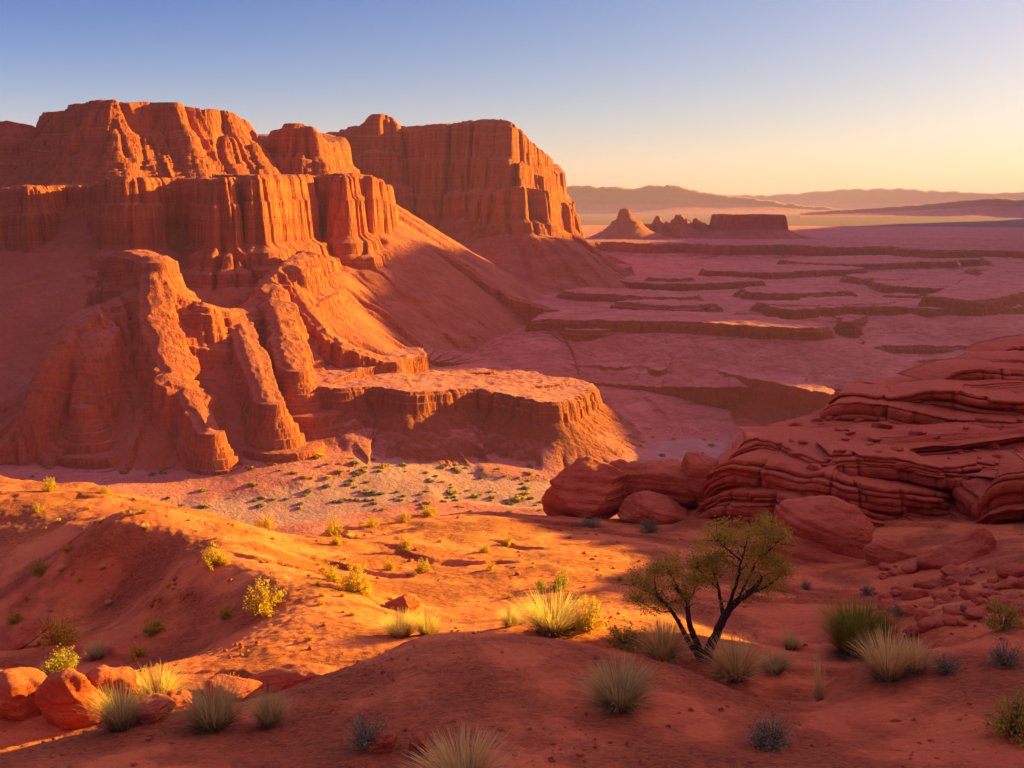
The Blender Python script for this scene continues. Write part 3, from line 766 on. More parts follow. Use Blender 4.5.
def bed(front, T, back, seed, lobes=.30):
    """one bed of rock: thin weathered layers stepping in and out under a rounded top; front is the top edge as (px, py, depth)"""
    P = [at(*q) for q in front] + back
    P = chaikin(P, 2, True)
    Q = np.concatenate([P, P[:1]]); seg = np.hypot(*(np.diff(Q[:, :2], axis=0).T)); L = np.concatenate([[0], np.cumsum(seg)])
    n = int(L[-1] / .075)
    tt = np.linspace(0, L[-1], n, endpoint=False)
    P = np.stack([np.interp(tt, L, Q[:, i]) for i in range(3)], 1)
    tang = np.roll(P, -2, 0)[:, :2] - np.roll(P, 2, 0)[:, :2]
    tang /= np.linalg.norm(tang, axis=1)[:, None] + 1e-9
    area = np.sum(P[:, 0] * np.roll(P[:, 1], -1) - np.roll(P[:, 0], -1) * P[:, 1])
    N = np.stack([tang[:, 1], -tang[:, 0]], 1) * (1 if area > 0 else -1)
    rs = random.Random(seed)
    # layers from the foot to the top
    rows = [(-1.0, -2.4, 0, 0)]
    h, li = -.45, 1
    while h < T * .93:
        th = min(rs.choice((.10, .16, .22, .34, .5)) * rs.uniform(.8, 1.2), T - h)
        f = max(h / T, 0)
        env = -.55 * (1 - min(f / .25, 1)) ** 1.5 * T * .6 - .75 * max(f - .55, 0) ** 1.8 * T
        st = rs.uniform(-.16, .12)
        for q, o_ in ((.02, -.13), (.12, -.03), (.35, .02), (.65, .02), (.88, -.03), (.98, -.12)):
            rows.append((env + st + o_ * min(1, th / .2), h + th * q, li, 1))
        h += th; li += 1
    e_ = rows[-1][0]
    rows += [(e_ - .35, T * .985, li, .8), (e_ - .9, T * 1.01, li, .6), (e_ - 1.8, T * 1.03, li, .4), (e_ - 2.6, T * 1.03, li, .2)]
    arc = tt
    # joints: narrow clefts down the face
    jt = np.zeros(n); s0 = 0
    while s0 < L[-1]:
        s0 += rs.uniform(1.0, 4.5)
        jt += rs.uniform(.12, .5) * np.exp(-((arc - s0) / rs.uniform(.05, .13)) ** 2)
    big_ = .8 * lobes * (pn(P[:, 0] / 2.1, P[:, 1] / 2.1, seed) + .45 * pn(P[:, 0] / .9, P[:, 1] / .9, seed + 1))
    # every layer is broken into blocks that stand out or have dropped away
    blocks = []
    for l_ in range(li + 2):
        o_b = np.zeros(n); s0 = -rs.uniform(0, 2)
        while s0 < L[-1]:
            ln = rs.choice((.5, .8, 1.3, 2.2, 3.4)) * rs.uniform(.8, 1.2)
            v_ = rs.uniform(-.16, .10) - (.28 if rs.random() < .12 else 0)
            o_b[(arc >= s0) & (arc < s0 + ln - .09)] = v_
            o_b[(arc >= s0 + ln - .09) & (arc < s0 + ln)] = v_ - .10
            s0 += ln
        blocks.append(o_b)
    V = []
    for o_, h_, l_, k_ in rows:
        z = P[:, 2] - T + h_
        lay = blocks[l_] + .07 * pn(P[:, 0] / 1.3 + l_ * 7.7, P[:, 1] / 1.3, seed + 2) + .06 * pn(P[:, 0] / .45 + l_ * 3.1, P[:, 1] / .45, seed + 3)
        d_ = o_ + (big_ + lay) * max(k_, .15) - jt * k_
        d_ = d_ + .04 * pn3(P[:, 0] * 3.2, P[:, 1] * 3.2, z * 4.5, seed) * k_
        zz = z + (.06 * pn(P[:, 0] / 1.6, P[:, 1] / 1.6, seed + 4) + .04 * pn(P[:, 0] / .5, P[:, 1] / .5, seed + 5 + l_)) * min(1, max(0, h_ / T * 2))
        V.append(np.stack([P[:, 0] + N[:, 0] * d_, P[:, 1] + N[:, 1] * d_, zz], 1))
    nr = len(V)
    c = P.mean(0)
    for q in np.linspace(.06, 1, 16):
        R_ = V[nr - 1] * (1 - q) + c * q
        R_[:, 2] = V[nr - 1][:, 2] * (1 - q) + (c[2] + .05) * q + (.16 * fbm(R_[:, 0] / 2.2, R_[:, 1] / 2.2, 3, seed + 9) + .08 * np.abs(pn(R_[:, 0] / .6, R_[:, 1] / .6, seed + 8))) * min(1, q * 8) * (1 if q < .99 else 0)
        V.append(R_)
    nr = len(V)
    V = np.concatenate(V)
    i = np.arange(nr * n).reshape(nr, n)
    j = np.roll(i, -1, 1)
    return V, np.stack([i[:-1], j[:-1], j[1:], i[1:]], -1).reshape(-1, 4)

BEDS = [
    ([(690, 512, 46.5), (700, 500, 46), (716, 492, 45), (745, 492, 44), (800, 500, 42.5), (860, 510, 41.5), (900, 522, 42), (960, 524, 42.5), (1060, 520, 42)], 2.2, [(60, 42, -12.5), (60, 60, -12.5), (14, 60, -12.5)], 1),
    ([(698, 480, 47.5), (712, 463, 46.5), (735, 456, 45.5), (770, 464, 44.5), (800, 474, 43.6), (815, 470, 43), (840, 478, 42.4), (880, 486, 42.5), (930, 490, 43.2), (960, 494, 44), (1060, 490, 44)], 1.6, [(60, 44, -11.6), (60, 60, -11.6), (15, 60, -11.6)], 2),
    ([(728, 456, 47.5), (740, 444, 47), (765, 438, 47), (790, 449, 46), (808, 457, 45), (826, 463, 44), (840, 455, 44), (890, 458, 44), (950, 469, 43.6), (975, 465, 45), (1060, 465, 45)], 1.3, [(60, 45, -10.9), (60, 58, -10.4), (30, 58, -10.5), (17, 57, -11.0)], 3),
    ([(812, 414, 53.5), (825, 406, 53), (841, 401, 52.6), (862, 402, 52.2), (890, 406, 51.8), (925, 412, 51), (960, 421, 50), (1060, 424, 49.6)], 1.5, [(60, 50, -10.2), (60, 62, -10.0), (20, 62, -10.4)], 5),
    ([(826, 404, 54.6), (836, 394, 54.2), (850, 391, 54), (884, 397, 53), (905, 394, 52.8), (938, 388, 52.5), (980, 398, 51.6), (1060, 404, 51)], 1.0, [(60, 52, -9.6), (60, 62, -9.5), (22, 62, -9.9)], 15),
    ([(928, 392, 55.5), (946, 374, 56), (970, 367, 56), (1000, 370, 55.5), (1060, 374, 55)], 1.5, [(60, 57, -9.0), (60, 63, -9.3), (29, 63, -9.5)], 6),
    ([(958, 372, 58.5), (980, 362, 58.5), (1000, 358, 58.5), (1060, 358, 58)], 1.2, [(60, 60, -9.1), (60, 65, -9.5), (31, 65, -9.5)], 7),
    ([(988, 360, 61.5), (1006, 350, 62), (1024, 345, 62.5), (1070, 338, 64)], 1.3, [(60, 65, -8.8), (60, 68, -9.2), (34, 68, -9.2)], 8),
    ([(974, 500, 41.4), (980, 484, 41), (1000, 472, 40.5), (1060, 470, 40)], 2.5, [(40, 40, -11.4), (40, 46, -11.4), (20, 46, -11.4)], 9)]
LV, LF, o_ = [], [], 0
for fr_, T_, bk_, sd_ in BEDS:
    v_, f_ = bed(fr_, T_, bk_, sd_ * 7)
    LV.append(v_); LF.append(f_ + o_); o_ += len(v_)
tag(mesh_obj('rock_ledges', np.concatenate(LV), np.concatenate(LF), LEDGE), 'stacked red sandstone ledges in the shade on the right', kind='structure')

# ------------------------------------------------------------------ loose rocks
def ray_hit(px, py, y0=11, y1=90):
    Y = np.linspace(y0, y1, 1600)
    u, v = (px - 512) / F, (384 - py) / F
    k = Y / (CP + SP * v)
    X, Z = u * k, (-SP + CP * v) * k
    d = Z - near_land(X, Y)
    i = int(np.argmax(d < 0))
    if i == 0: i = len(Y) - 1
    return float(X[i]), float(Y[i]), float(Z[i])

def rock_mesh(sx, sy, sz, seed, cuts=7, layers=.05, rough=.1, sub=5):
    bm = bmesh.new()
    bmesh.ops.create_icosphere(bm, subdivisions=sub, radius=1)
    V = np.array([v.co[:] for v in bm.verts]); Fq = np.array([[v.index for v in f.verts] for f in bm.faces])
    bm.free()
    rs = np.random.RandomState(seed)
    D = V / np.linalg.norm(V, axis=1)[:, None]
    V = D * (1 + .22 * pn3(D[:, 0] * 1.1, D[:, 1] * 1.1, D[:, 2] * 1.1, seed))[:, None]
    for _ in range(cuts):                       # broken faces
        n = rs.normal(size=3); n[2] *= .7; n /= np.linalg.norm(n)
        lim = rs.uniform(.55, .85)
        e = np.maximum(V @ n - lim, 0)
        V = V - n[None] * (e * .88)[:, None]
    V = V * np.array([sx, sy, sz]) * 1.12
    zz = V[:, 2]
    V[:, :2] *= (1 + layers * pn(zz * 6 / max(sz, .2) + seed, V[:, 0] * .3, seed + 1))[:, None]
    s_ = min(sx, sy, sz)
    nn = rough * (pn3(V[:, 0] * 1.4 / s_, V[:, 1] * 1.4 / s_, V[:, 2] * 1.4 / s_, seed) + .5 * pn3(V[:, 0] * 3.5 / s_, V[:, 1] * 3.5 / s_, V[:, 2] * 3.5 / s_, seed + 4) + .25 * pn3(V[:, 0] * 9 / s_, V[:, 1] * 9 / s_, V[:, 2] * 9 / s_, seed + 6))
    V = V + D * (nn * s_)[:, None]
    return V, Fq

def boulder(name, px, py, Y, w, h, d, label, cat='boulder', rot=(0, 0, 0), seed=1, group=None, **k):
    """a rock centred at pixel (px, py) and depth Y, w and h read in pixels, d its depth in metres"""
    if Y is None: Y = ray_hit(px, py + h * .3)[1]
    c = at(px, py, Y)
    s = Y / F
    V, Fq = rock_mesh(w * s / 2, d / 2, h * s / 2, seed, **k)
    o = mesh_obj(name, V, Fq, LEDGE)
    o.location = c; o.rotation_euler = [R(a) for a in rot]
    tag(o, label, cat, group)
    return o
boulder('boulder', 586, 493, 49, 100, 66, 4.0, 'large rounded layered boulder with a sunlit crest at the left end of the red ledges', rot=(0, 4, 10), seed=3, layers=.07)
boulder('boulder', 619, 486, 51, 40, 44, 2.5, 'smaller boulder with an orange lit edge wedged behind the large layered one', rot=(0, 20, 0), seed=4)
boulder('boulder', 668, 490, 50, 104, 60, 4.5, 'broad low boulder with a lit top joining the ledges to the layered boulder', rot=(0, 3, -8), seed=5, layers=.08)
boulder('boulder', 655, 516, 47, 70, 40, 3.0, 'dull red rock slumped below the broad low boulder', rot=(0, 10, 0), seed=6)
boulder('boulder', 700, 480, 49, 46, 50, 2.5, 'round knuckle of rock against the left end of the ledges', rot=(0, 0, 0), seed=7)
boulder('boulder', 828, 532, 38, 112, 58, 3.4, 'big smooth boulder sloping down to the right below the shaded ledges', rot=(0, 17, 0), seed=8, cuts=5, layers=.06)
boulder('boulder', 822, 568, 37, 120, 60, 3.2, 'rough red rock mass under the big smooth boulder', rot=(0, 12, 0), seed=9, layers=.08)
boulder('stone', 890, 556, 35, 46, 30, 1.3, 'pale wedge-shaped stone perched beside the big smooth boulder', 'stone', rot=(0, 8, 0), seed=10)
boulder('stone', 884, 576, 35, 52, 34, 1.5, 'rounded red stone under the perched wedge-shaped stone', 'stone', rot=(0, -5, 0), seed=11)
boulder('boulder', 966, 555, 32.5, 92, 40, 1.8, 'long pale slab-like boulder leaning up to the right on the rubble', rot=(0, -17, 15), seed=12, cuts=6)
boulder('stone', 928, 565, 33, 28, 20, .7, 'small flat stone touching the lower end of the leaning slab', 'stone', rot=(0, -10, 0), seed=13)
# bottom left corner
boulder('boulder', 22, 696, None, 66, 46, 1.2, 'sunlit orange rock at the left edge', rot=(0, 8, 0), seed=14)
boulder('boulder', 74, 700, None, 64, 66, 1.1, 'upright dark red rock between two sunlit orange rocks', rot=(0, -12, 0), seed=15)
boulder('boulder', 110, 692, None, 56, 48, 1.1, 'sunlit orange rock with a rounded top beside the grey grass', rot=(0, 12, 0), seed=16)
boulder('stone', 152, 712, None, 48, 24, .8, 'dull red stone half hidden behind grey grass clumps', 'stone', rot=(0, -8, 0), seed=17)
boulder('stone', 178, 700, None, 30, 20, .5, 'small stone behind the largest grey grass clump', 'stone', rot=(0, 6, 0), seed=18)
boulder('rock_slab', 16, 642, None, 84, 18, 1.5, 'flat tilted red slab lying on the shaded slope', 'rock slab', rot=(14, -30, 0), seed=19, cuts=10)
boulder('rock_slab', 292, 678, None, 118, 20, .9, 'long low ledge of broken rock at the foot of the front mound', 'rock slab', rot=(0, -9, 10), seed=20, cuts=9)
boulder('rock_slab', 236, 688, None, 62, 20, .8, 'dark red block at the left end of the broken ledge', 'rock slab', rot=(0, 5, 0), seed=21, cuts=9)
boulder('rock', 402, 604, None, 34, 18, .9, 'red rock standing in the sunlit hollow', 'rock', rot=(0, 5, 0), seed=22)
boulder('rock', 384, 744, None, 34, 22, .4, 'dusty red rock under the dark grey bush', 'rock', rot=(0, -18, 0), seed=23)
boulder('rock', 418, 746, None, 22, 26, .35, 'rounded dusty red rock right of the dark grey bush', 'rock', rot=(0, 10, 0), seed=24)

# rubble on the right slope
rs = random.Random(5)
RUB = []
for k in range(5):
    V, Fq = rock_mesh(1, 1, .62, 60 + k, cuts=9, rough=.12, sub=3)
    me_o = mesh_obj('loose_stone', V, Fq, LEDGE); RUB.append(me_o)
used_rub = 0
for k in range(130):
    px = rs.uniform(872, 1040); py = rs.uniform(566, 636)
    if py < 560 + (px - 880) * .0 or py > 640 - (px - 872) * .16: continue
    x, y, z = ray_hit(px, py, 14, 42)
    o = RUB[used_rub] if used_rub < 5 else RUB[used_rub % 5].copy()
    if o.name not in COL.objects: COL.objects.link(o)
    used_rub += 1
    o.name = 'loose_stone'
    sz = rs.choice([.10, .14, .18, .24, .34]) * rs.uniform(.8, 1.3)
    o.scale = (sz, sz * rs.uniform(.7, 1.1), sz * rs.uniform(.6, 1)); o.rotation_euler = (rs.uniform(-.4, .4), rs.uniform(-.4, .4), rs.uniform(0, 6.3))
    o.location = (x, y, z + sz * .15)
    tag(o, 'loose red stone in the rubble slope below the ledges', 'stone', 'loose stones on the rubble slope')

bpy.context.view_layer.update()
_lg = bpy.data.objects['rock_ledges']
for k in range(60):
    px = rs.uniform(775, 1020); py = rs.uniform(418, 452) if k % 2 else rs.uniform(440, 470)
    d_ = Vector(at(px, py, 1.0)).normalized()
    ok, loc_, nor_, fi_ = _lg.ray_cast(Vector((0, 0, 0)), d_)
    if not ok or nor_.z < .8: continue
    o = RUB[k % 5].copy(); COL.objects.link(o); o.name = 'ledge_stone'
    sz = rs.choice([.10, .14, .2, .3]) * rs.uniform(.8, 1.4)
    o.scale = (sz * 1.2, sz, sz * rs.uniform(.6, .9)); o.rotation_euler = (rs.uniform(-.3, .3), rs.uniform(-.3, .3), rs.uniform(0, 6.3))
    o.location = loc_ + Vector((0, 0, sz * .2))
    tag(o, 'fallen red stone lying on a flat shelf of the sandstone ledges', 'stone', 'fallen stones on the ledge shelves')

# gravel: nobody could count it
def gravel():
    rs = np.random.RandomState(12)
    n = 5200
    az = np.radians(rs.uniform(-29, 29, n)); r = 12.5 * (3.6 ** (rs.rand(n) ** 1.35))
    x, y = np.sin(az) * r, np.cos(az) * r
    keep = pn(x / 3, y / 3, 61) + .5 * pn(x / 1.1, y / 1.1, 62) > rs.uniform(-.5, .7, n)
    x, y = x[keep], y[keep]; n = len(x)
    z = near_land(x, y)
    s = (.014 + .060 * rs.rand(n) ** 5) * np.clip(np.hypot(x, y) / 17, 1, 2)
    base = np.array([(1, 0, 0), (-.5, .87, 0), (-.5, -.87, 0), (.7, .5, .5), (-.8, .1, .45), (.1, -.7, .55), (0, 0, .85)])
    tri = np.array([(0, 1, 3), (1, 2, 4), (2, 0, 5), (0, 3, 5), (1, 4, 3), (2, 5, 4), (3, 4, 6), (4, 5, 6), (5, 3, 6)])
    V = base[None] * s[:, None, None] * rs.uniform(.6, 1.3, (n, 7, 1))
    a = rs.uniform(0, 6.28, n); ca, sa = np.cos(a), np.sin(a)
    X = V[..., 0] * ca[:, None] - V[..., 1] * sa[:, None] + x[:, None]; Y = V[..., 0] * sa[:, None] + V[..., 1] * ca[:, None] + y[:, None]
    Z = V[..., 2] + z[:, None] - s[:, None] * .15
    return np.stack([X, Y, Z], -1).reshape(-1, 3), (tri[None] + (np.arange(n) * 7)[:, None, None]).reshape(-1, 3)
V, Fq = gravel()
tag(mesh_obj('gravel', V, Fq, LEDGE, smooth=False), 'scattered gravel on the foreground sand', kind='stuff')

# ------------------------------------------------------------------ plants
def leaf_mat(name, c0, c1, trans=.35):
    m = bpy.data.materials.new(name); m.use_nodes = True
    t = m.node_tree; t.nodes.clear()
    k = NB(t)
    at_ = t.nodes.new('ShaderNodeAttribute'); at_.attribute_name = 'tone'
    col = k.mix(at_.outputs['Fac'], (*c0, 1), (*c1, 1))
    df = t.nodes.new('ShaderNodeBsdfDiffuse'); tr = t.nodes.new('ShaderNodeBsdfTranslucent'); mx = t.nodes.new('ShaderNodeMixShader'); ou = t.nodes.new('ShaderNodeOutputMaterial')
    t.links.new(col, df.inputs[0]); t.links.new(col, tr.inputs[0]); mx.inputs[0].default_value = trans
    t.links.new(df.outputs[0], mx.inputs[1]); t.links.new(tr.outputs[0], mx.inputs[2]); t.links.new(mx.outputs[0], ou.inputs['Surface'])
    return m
M_STRAW = leaf_mat('dry_straw_blades', (.34, .18, .05), (.95, .66, .22))
M_GREYGRASS = leaf_mat('grey_green_blades', (.22, .145, .045), (.74, .54, .18))
M_GOLD = leaf_mat('golden_leaves', (.40, .20, .015), (.85, .50, .05), .45)
M_OLIVE = leaf_mat('olive_leaves', (.24, .17, .022), (.62, .44, .06), .4)
M_SAGE = leaf_mat('sage_grey_leaves', (.16, .13, .065), (.36, .31, .16), .2)
M_YUCCA = leaf_mat('green_spiky_blades', (.12, .12, .012), (.30, .27, .035), .25)
M_TWIG = leaf_mat('brown_twigs', (.10, .065, .04), (.2, .13, .08), 0)
M_BARK, _t, _b = new_mat('dark_bark')
_k = NB(_t); _p = _t.nodes.new('ShaderNodeTexCoord').outputs['Object']
_t.links.new(_k.ramp(_k.noise(_k.scale(_p, (9, 9, 2)), 2.0, 5, .7), [(.35, (.022, .014, .010)), (.65, (.085, .048, .032))]), _b.inputs['Base Color'])
_t.links.new(_k.bump(_k.noise(_k.scale(_p, (9, 9, 2)), 2.0, 5, .7), 1.0, .03), _b.inputs['Normal'])

def blades(n, H, spread, width, rs, droop=.5, upright=.5, base_r=.15, seg=4):
    """a tuft of curved blades; H height, spread sideways reach"""
    a = rs.uniform(0, 2 * np.pi, n); lean = rs.rand(n) ** upright
    L = H * rs.uniform(.6, 1.08, n) * (1 - .25 * lean)
    br = base_r * np.sqrt(rs.rand(n))
    dx, dy = np.cos(a), np.sin(a)
    t = np.linspace(0, 1, seg)
    out = lean * spread
    w0 = width * rs.uniform(.7, 1.3, n)
    V = np.zeros((n, seg, 2, 3))
    jx, jy = rs.normal(0, .05, n) * spread, rs.normal(0, .05, n) * spread
    for i, q in enumerate(t):
        r = br + out * (q * .55 + .45 * q * q)
        z = L * (q - droop * lean * q * q * .55)
        wx, wy = -dy * w0 * (1 - q * .85) / 2, dx * w0 * (1 - q * .85) / 2
        for sgn in (0, 1):
            s_ = -1 if sgn else 1
            V[:, i, sgn, 0] = dx * r + jx * q + wx * s_; V[:, i, sgn, 1] = dy * r + jy * q + wy * s_; V[:, i, sgn, 2] = z
    idx = np.arange(n * seg * 2).reshape(n, seg, 2)
    Fq = np.stack([idx[:, :-1, 0], idx[:, :-1, 1], idx[:, 1:, 1], idx[:, 1:, 0]], -1).reshape(-1, 4)
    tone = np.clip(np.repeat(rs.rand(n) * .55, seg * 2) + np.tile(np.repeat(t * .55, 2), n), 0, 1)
    return V.reshape(-1, 3), Fq, tone

def leaves(P, size, rs, aspect=.6):
    n = len(P)
    u = rs.normal(size=(n, 3)); u /= np.linalg.norm(u, axis=1)[:, None]
    v = np.cross(u, rs.normal(size=(n, 3))); v /= np.linalg.norm(v, axis=1)[:, None] + 1e-9
    s = size * rs.uniform(.6, 1.4, n)[:, None]
    q = np.stack([P - u * s, P + v * s * aspect, P + u * s, P - v * s * aspect], 1)
    return q.reshape(-1, 3), np.arange(n * 4).reshape(n, 4)

def tube_mesh(paths):
    """paths: list of (points, radii) -> one mesh of tapering tubes"""
    VV, FF, o = [], [], 0
    for P, rad in paths:
        P = np.asarray(P, float); n = len(P); k = 7
        T = np.gradient(P, axis=0); T /= np.linalg.norm(T, axis=1)[:, None] + 1e-9
        ref = np.array([.3, .9, .1]); A = np.cross(T, ref); A /= np.linalg.norm(A, axis=1)[:, None] + 1e-9
        B = np.cross(T, A)
        th = np.linspace(0, 2 * np.pi, k, endpoint=False)
        V = P[:, None] + (A[:, None] * np.cos(th)[None, :, None] + B[:, None] * np.sin(th)[None, :, None]) * np.asarray(rad)[:, None, None]
        i = np.arange(n * k).reshape(n, k); j = np.roll(i, -1, 1)
        FF.append(np.stack([i[:-1], j[:-1], j[1:], i[1:]], -1).reshape(-1, 4) + o)
        VV.append(V.reshape(-1, 3)); o += n * k
    return np.concatenate(VV), np.concatenate(FF)

def empty(name, loc=(0, 0, 0)):
    o = bpy.data.objects.new(name, None); COL.objects.link(o); o.location = loc; o.empty_display_size = .2
    return o

def make_grass(mat, seed, n, dense=1.0, upright=.5, width=.010, droop=.6, spread=.52, H=.8):
    """a clump one metre wide: blades above, a tangle of short dead blades at its foot"""
    rs = np.random.RandomState(seed)
    r = empty('grass_clump')
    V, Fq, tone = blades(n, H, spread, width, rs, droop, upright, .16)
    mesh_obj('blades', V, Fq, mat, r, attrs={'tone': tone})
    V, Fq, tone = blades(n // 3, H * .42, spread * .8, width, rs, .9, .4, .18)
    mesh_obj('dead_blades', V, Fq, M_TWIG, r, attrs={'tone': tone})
    return r

def make_shrub(mat, seed, nl, leaf=.022, H=.75, open_=0.0, stems=46):
    """a twiggy bush one metre wide: stems from one foot, small leaves in clumps along their outer halves"""
    rs = np.random.RandomState(seed)
    r = empty('shrub')
    paths, L, T = [], [], []
    for i in range(stems):
        a = rs.uniform(0, 6.28); el = np.arccos(rs.uniform(.08, .98)); ln = rs.uniform(.62, 1.05) * (.5 + .0 * el)
        d = np.array([np.cos(a) * np.sin(el), np.sin(a) * np.sin(el), np.cos(el) * H / .5])
        t = np.linspace(0, 1, 6)[:, None]
        P = d * ln * t + np.array([0, 0, .10]) * (t * (1 - t)) + rs.normal(0, .012, (6, 3)) * t
        paths.append((P, np.linspace(.006, .0022, 6)))
        tone = rs.rand()
        for _ in range(max(2, int(nl / stems / 6))):
            q = rs.uniform(.35 + open_ * .3, 1.0); c = P[-1] * q + P[0] * (1 - q) + rs.normal(0, .035, 3)
            c[2] = max(c[2], .02)
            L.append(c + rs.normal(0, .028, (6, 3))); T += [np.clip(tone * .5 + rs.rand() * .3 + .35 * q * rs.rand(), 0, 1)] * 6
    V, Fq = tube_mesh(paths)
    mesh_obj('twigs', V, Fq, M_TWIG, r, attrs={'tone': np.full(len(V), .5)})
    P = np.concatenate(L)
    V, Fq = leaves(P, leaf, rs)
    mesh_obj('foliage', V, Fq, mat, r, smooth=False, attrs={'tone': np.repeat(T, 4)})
    return r

PROTO = {
    'straw': [make_grass(M_STRAW, 1, 620, width=.013), make_grass(M_STRAW, 2, 520, upright=.65, width=.013)],
    'grey': [make_grass(M_GREYGRASS, 3, 720, width=.012, upright=.4), make_grass(M_GREYGRASS, 4, 640, upright=.5, width=.012)],
    'tuft': [make_grass(M_STRAW, 5, 170, upright=1.2, H=1.5, spread=.42, droop=.2)],
    'spiky': [make_grass(M_YUCCA, 6, 1500, upright=.7, H=.82, spread=.5, droop=.15, width=.012)],
    'gold': [make_shrub(M_GOLD, 7, 2600), make_shrub(M_GOLD, 8, 2200, open_=.4)],
    'olive': [make_shrub(M_OLIVE, 9, 2600), make_shrub(M_OLIVE, 10, 2200, open_=.3)],
    'sage': [make_shrub(M_SAGE, 11, 2600, leaf=.017, stems=70), make_shrub(M_SAGE, 12, 2400, leaf=.017, stems=60)],
}
NAMEOF = {'straw': 'grass_clump', 'grey': 'grass_clump', 'tuft': 'grass_tuft', 'spiky': 'spiky_plant', 'gold': 'shrub', 'olive': 'shrub', 'sage': 'shrub'}
CATOF = {'straw': 'grass clump', 'grey': 'grass clump', 'tuft': 'grass tuft', 'spiky': 'plant', 'gold': 'shrub', 'olive': 'shrub', 'sage': 'shrub'}
FREE = {k: list(v) for k, v in PROTO.items()}
prs = random.Random(3)
def copy_tree(o):
    c = o.copy(); COL.objects.link(c)
    for ch in o.children:
        d = ch.copy(); COL.objects.link(d); d.parent = c
    return c
def plant(kind, px, py, wpx, hpx, label, group=None, loc=None):
    if FREE[kind]: o = FREE[kind].pop(0)
    else: o = copy_tree(prs.choice(PROTO[kind]))
    x, y, z = loc or ray_hit(px, py)
    s = math.hypot(x, y, z) / F
    sw, sh = wpx * s, hpx * s
    base_h = {'straw': .66, 'grey': .66, 'tuft': 1.2, 'spiky': .72}.get(kind, .74)
    o.name = NAMEOF[kind]
    o.location = (x, y, z - .02 * sw)
    o.scale = (sw, sw, sh / base_h)
    tl = .16 if kind in ('straw', 'grey', 'tuft') else .05
    o.rotation_euler = (prs.uniform(-tl, tl), prs.uniform(-tl, tl), prs.uniform(0, 6.28))
    o.scale.x *= prs.uniform(.85, 1.12)
    tag(o, label, CATOF[kind], group)
    return o
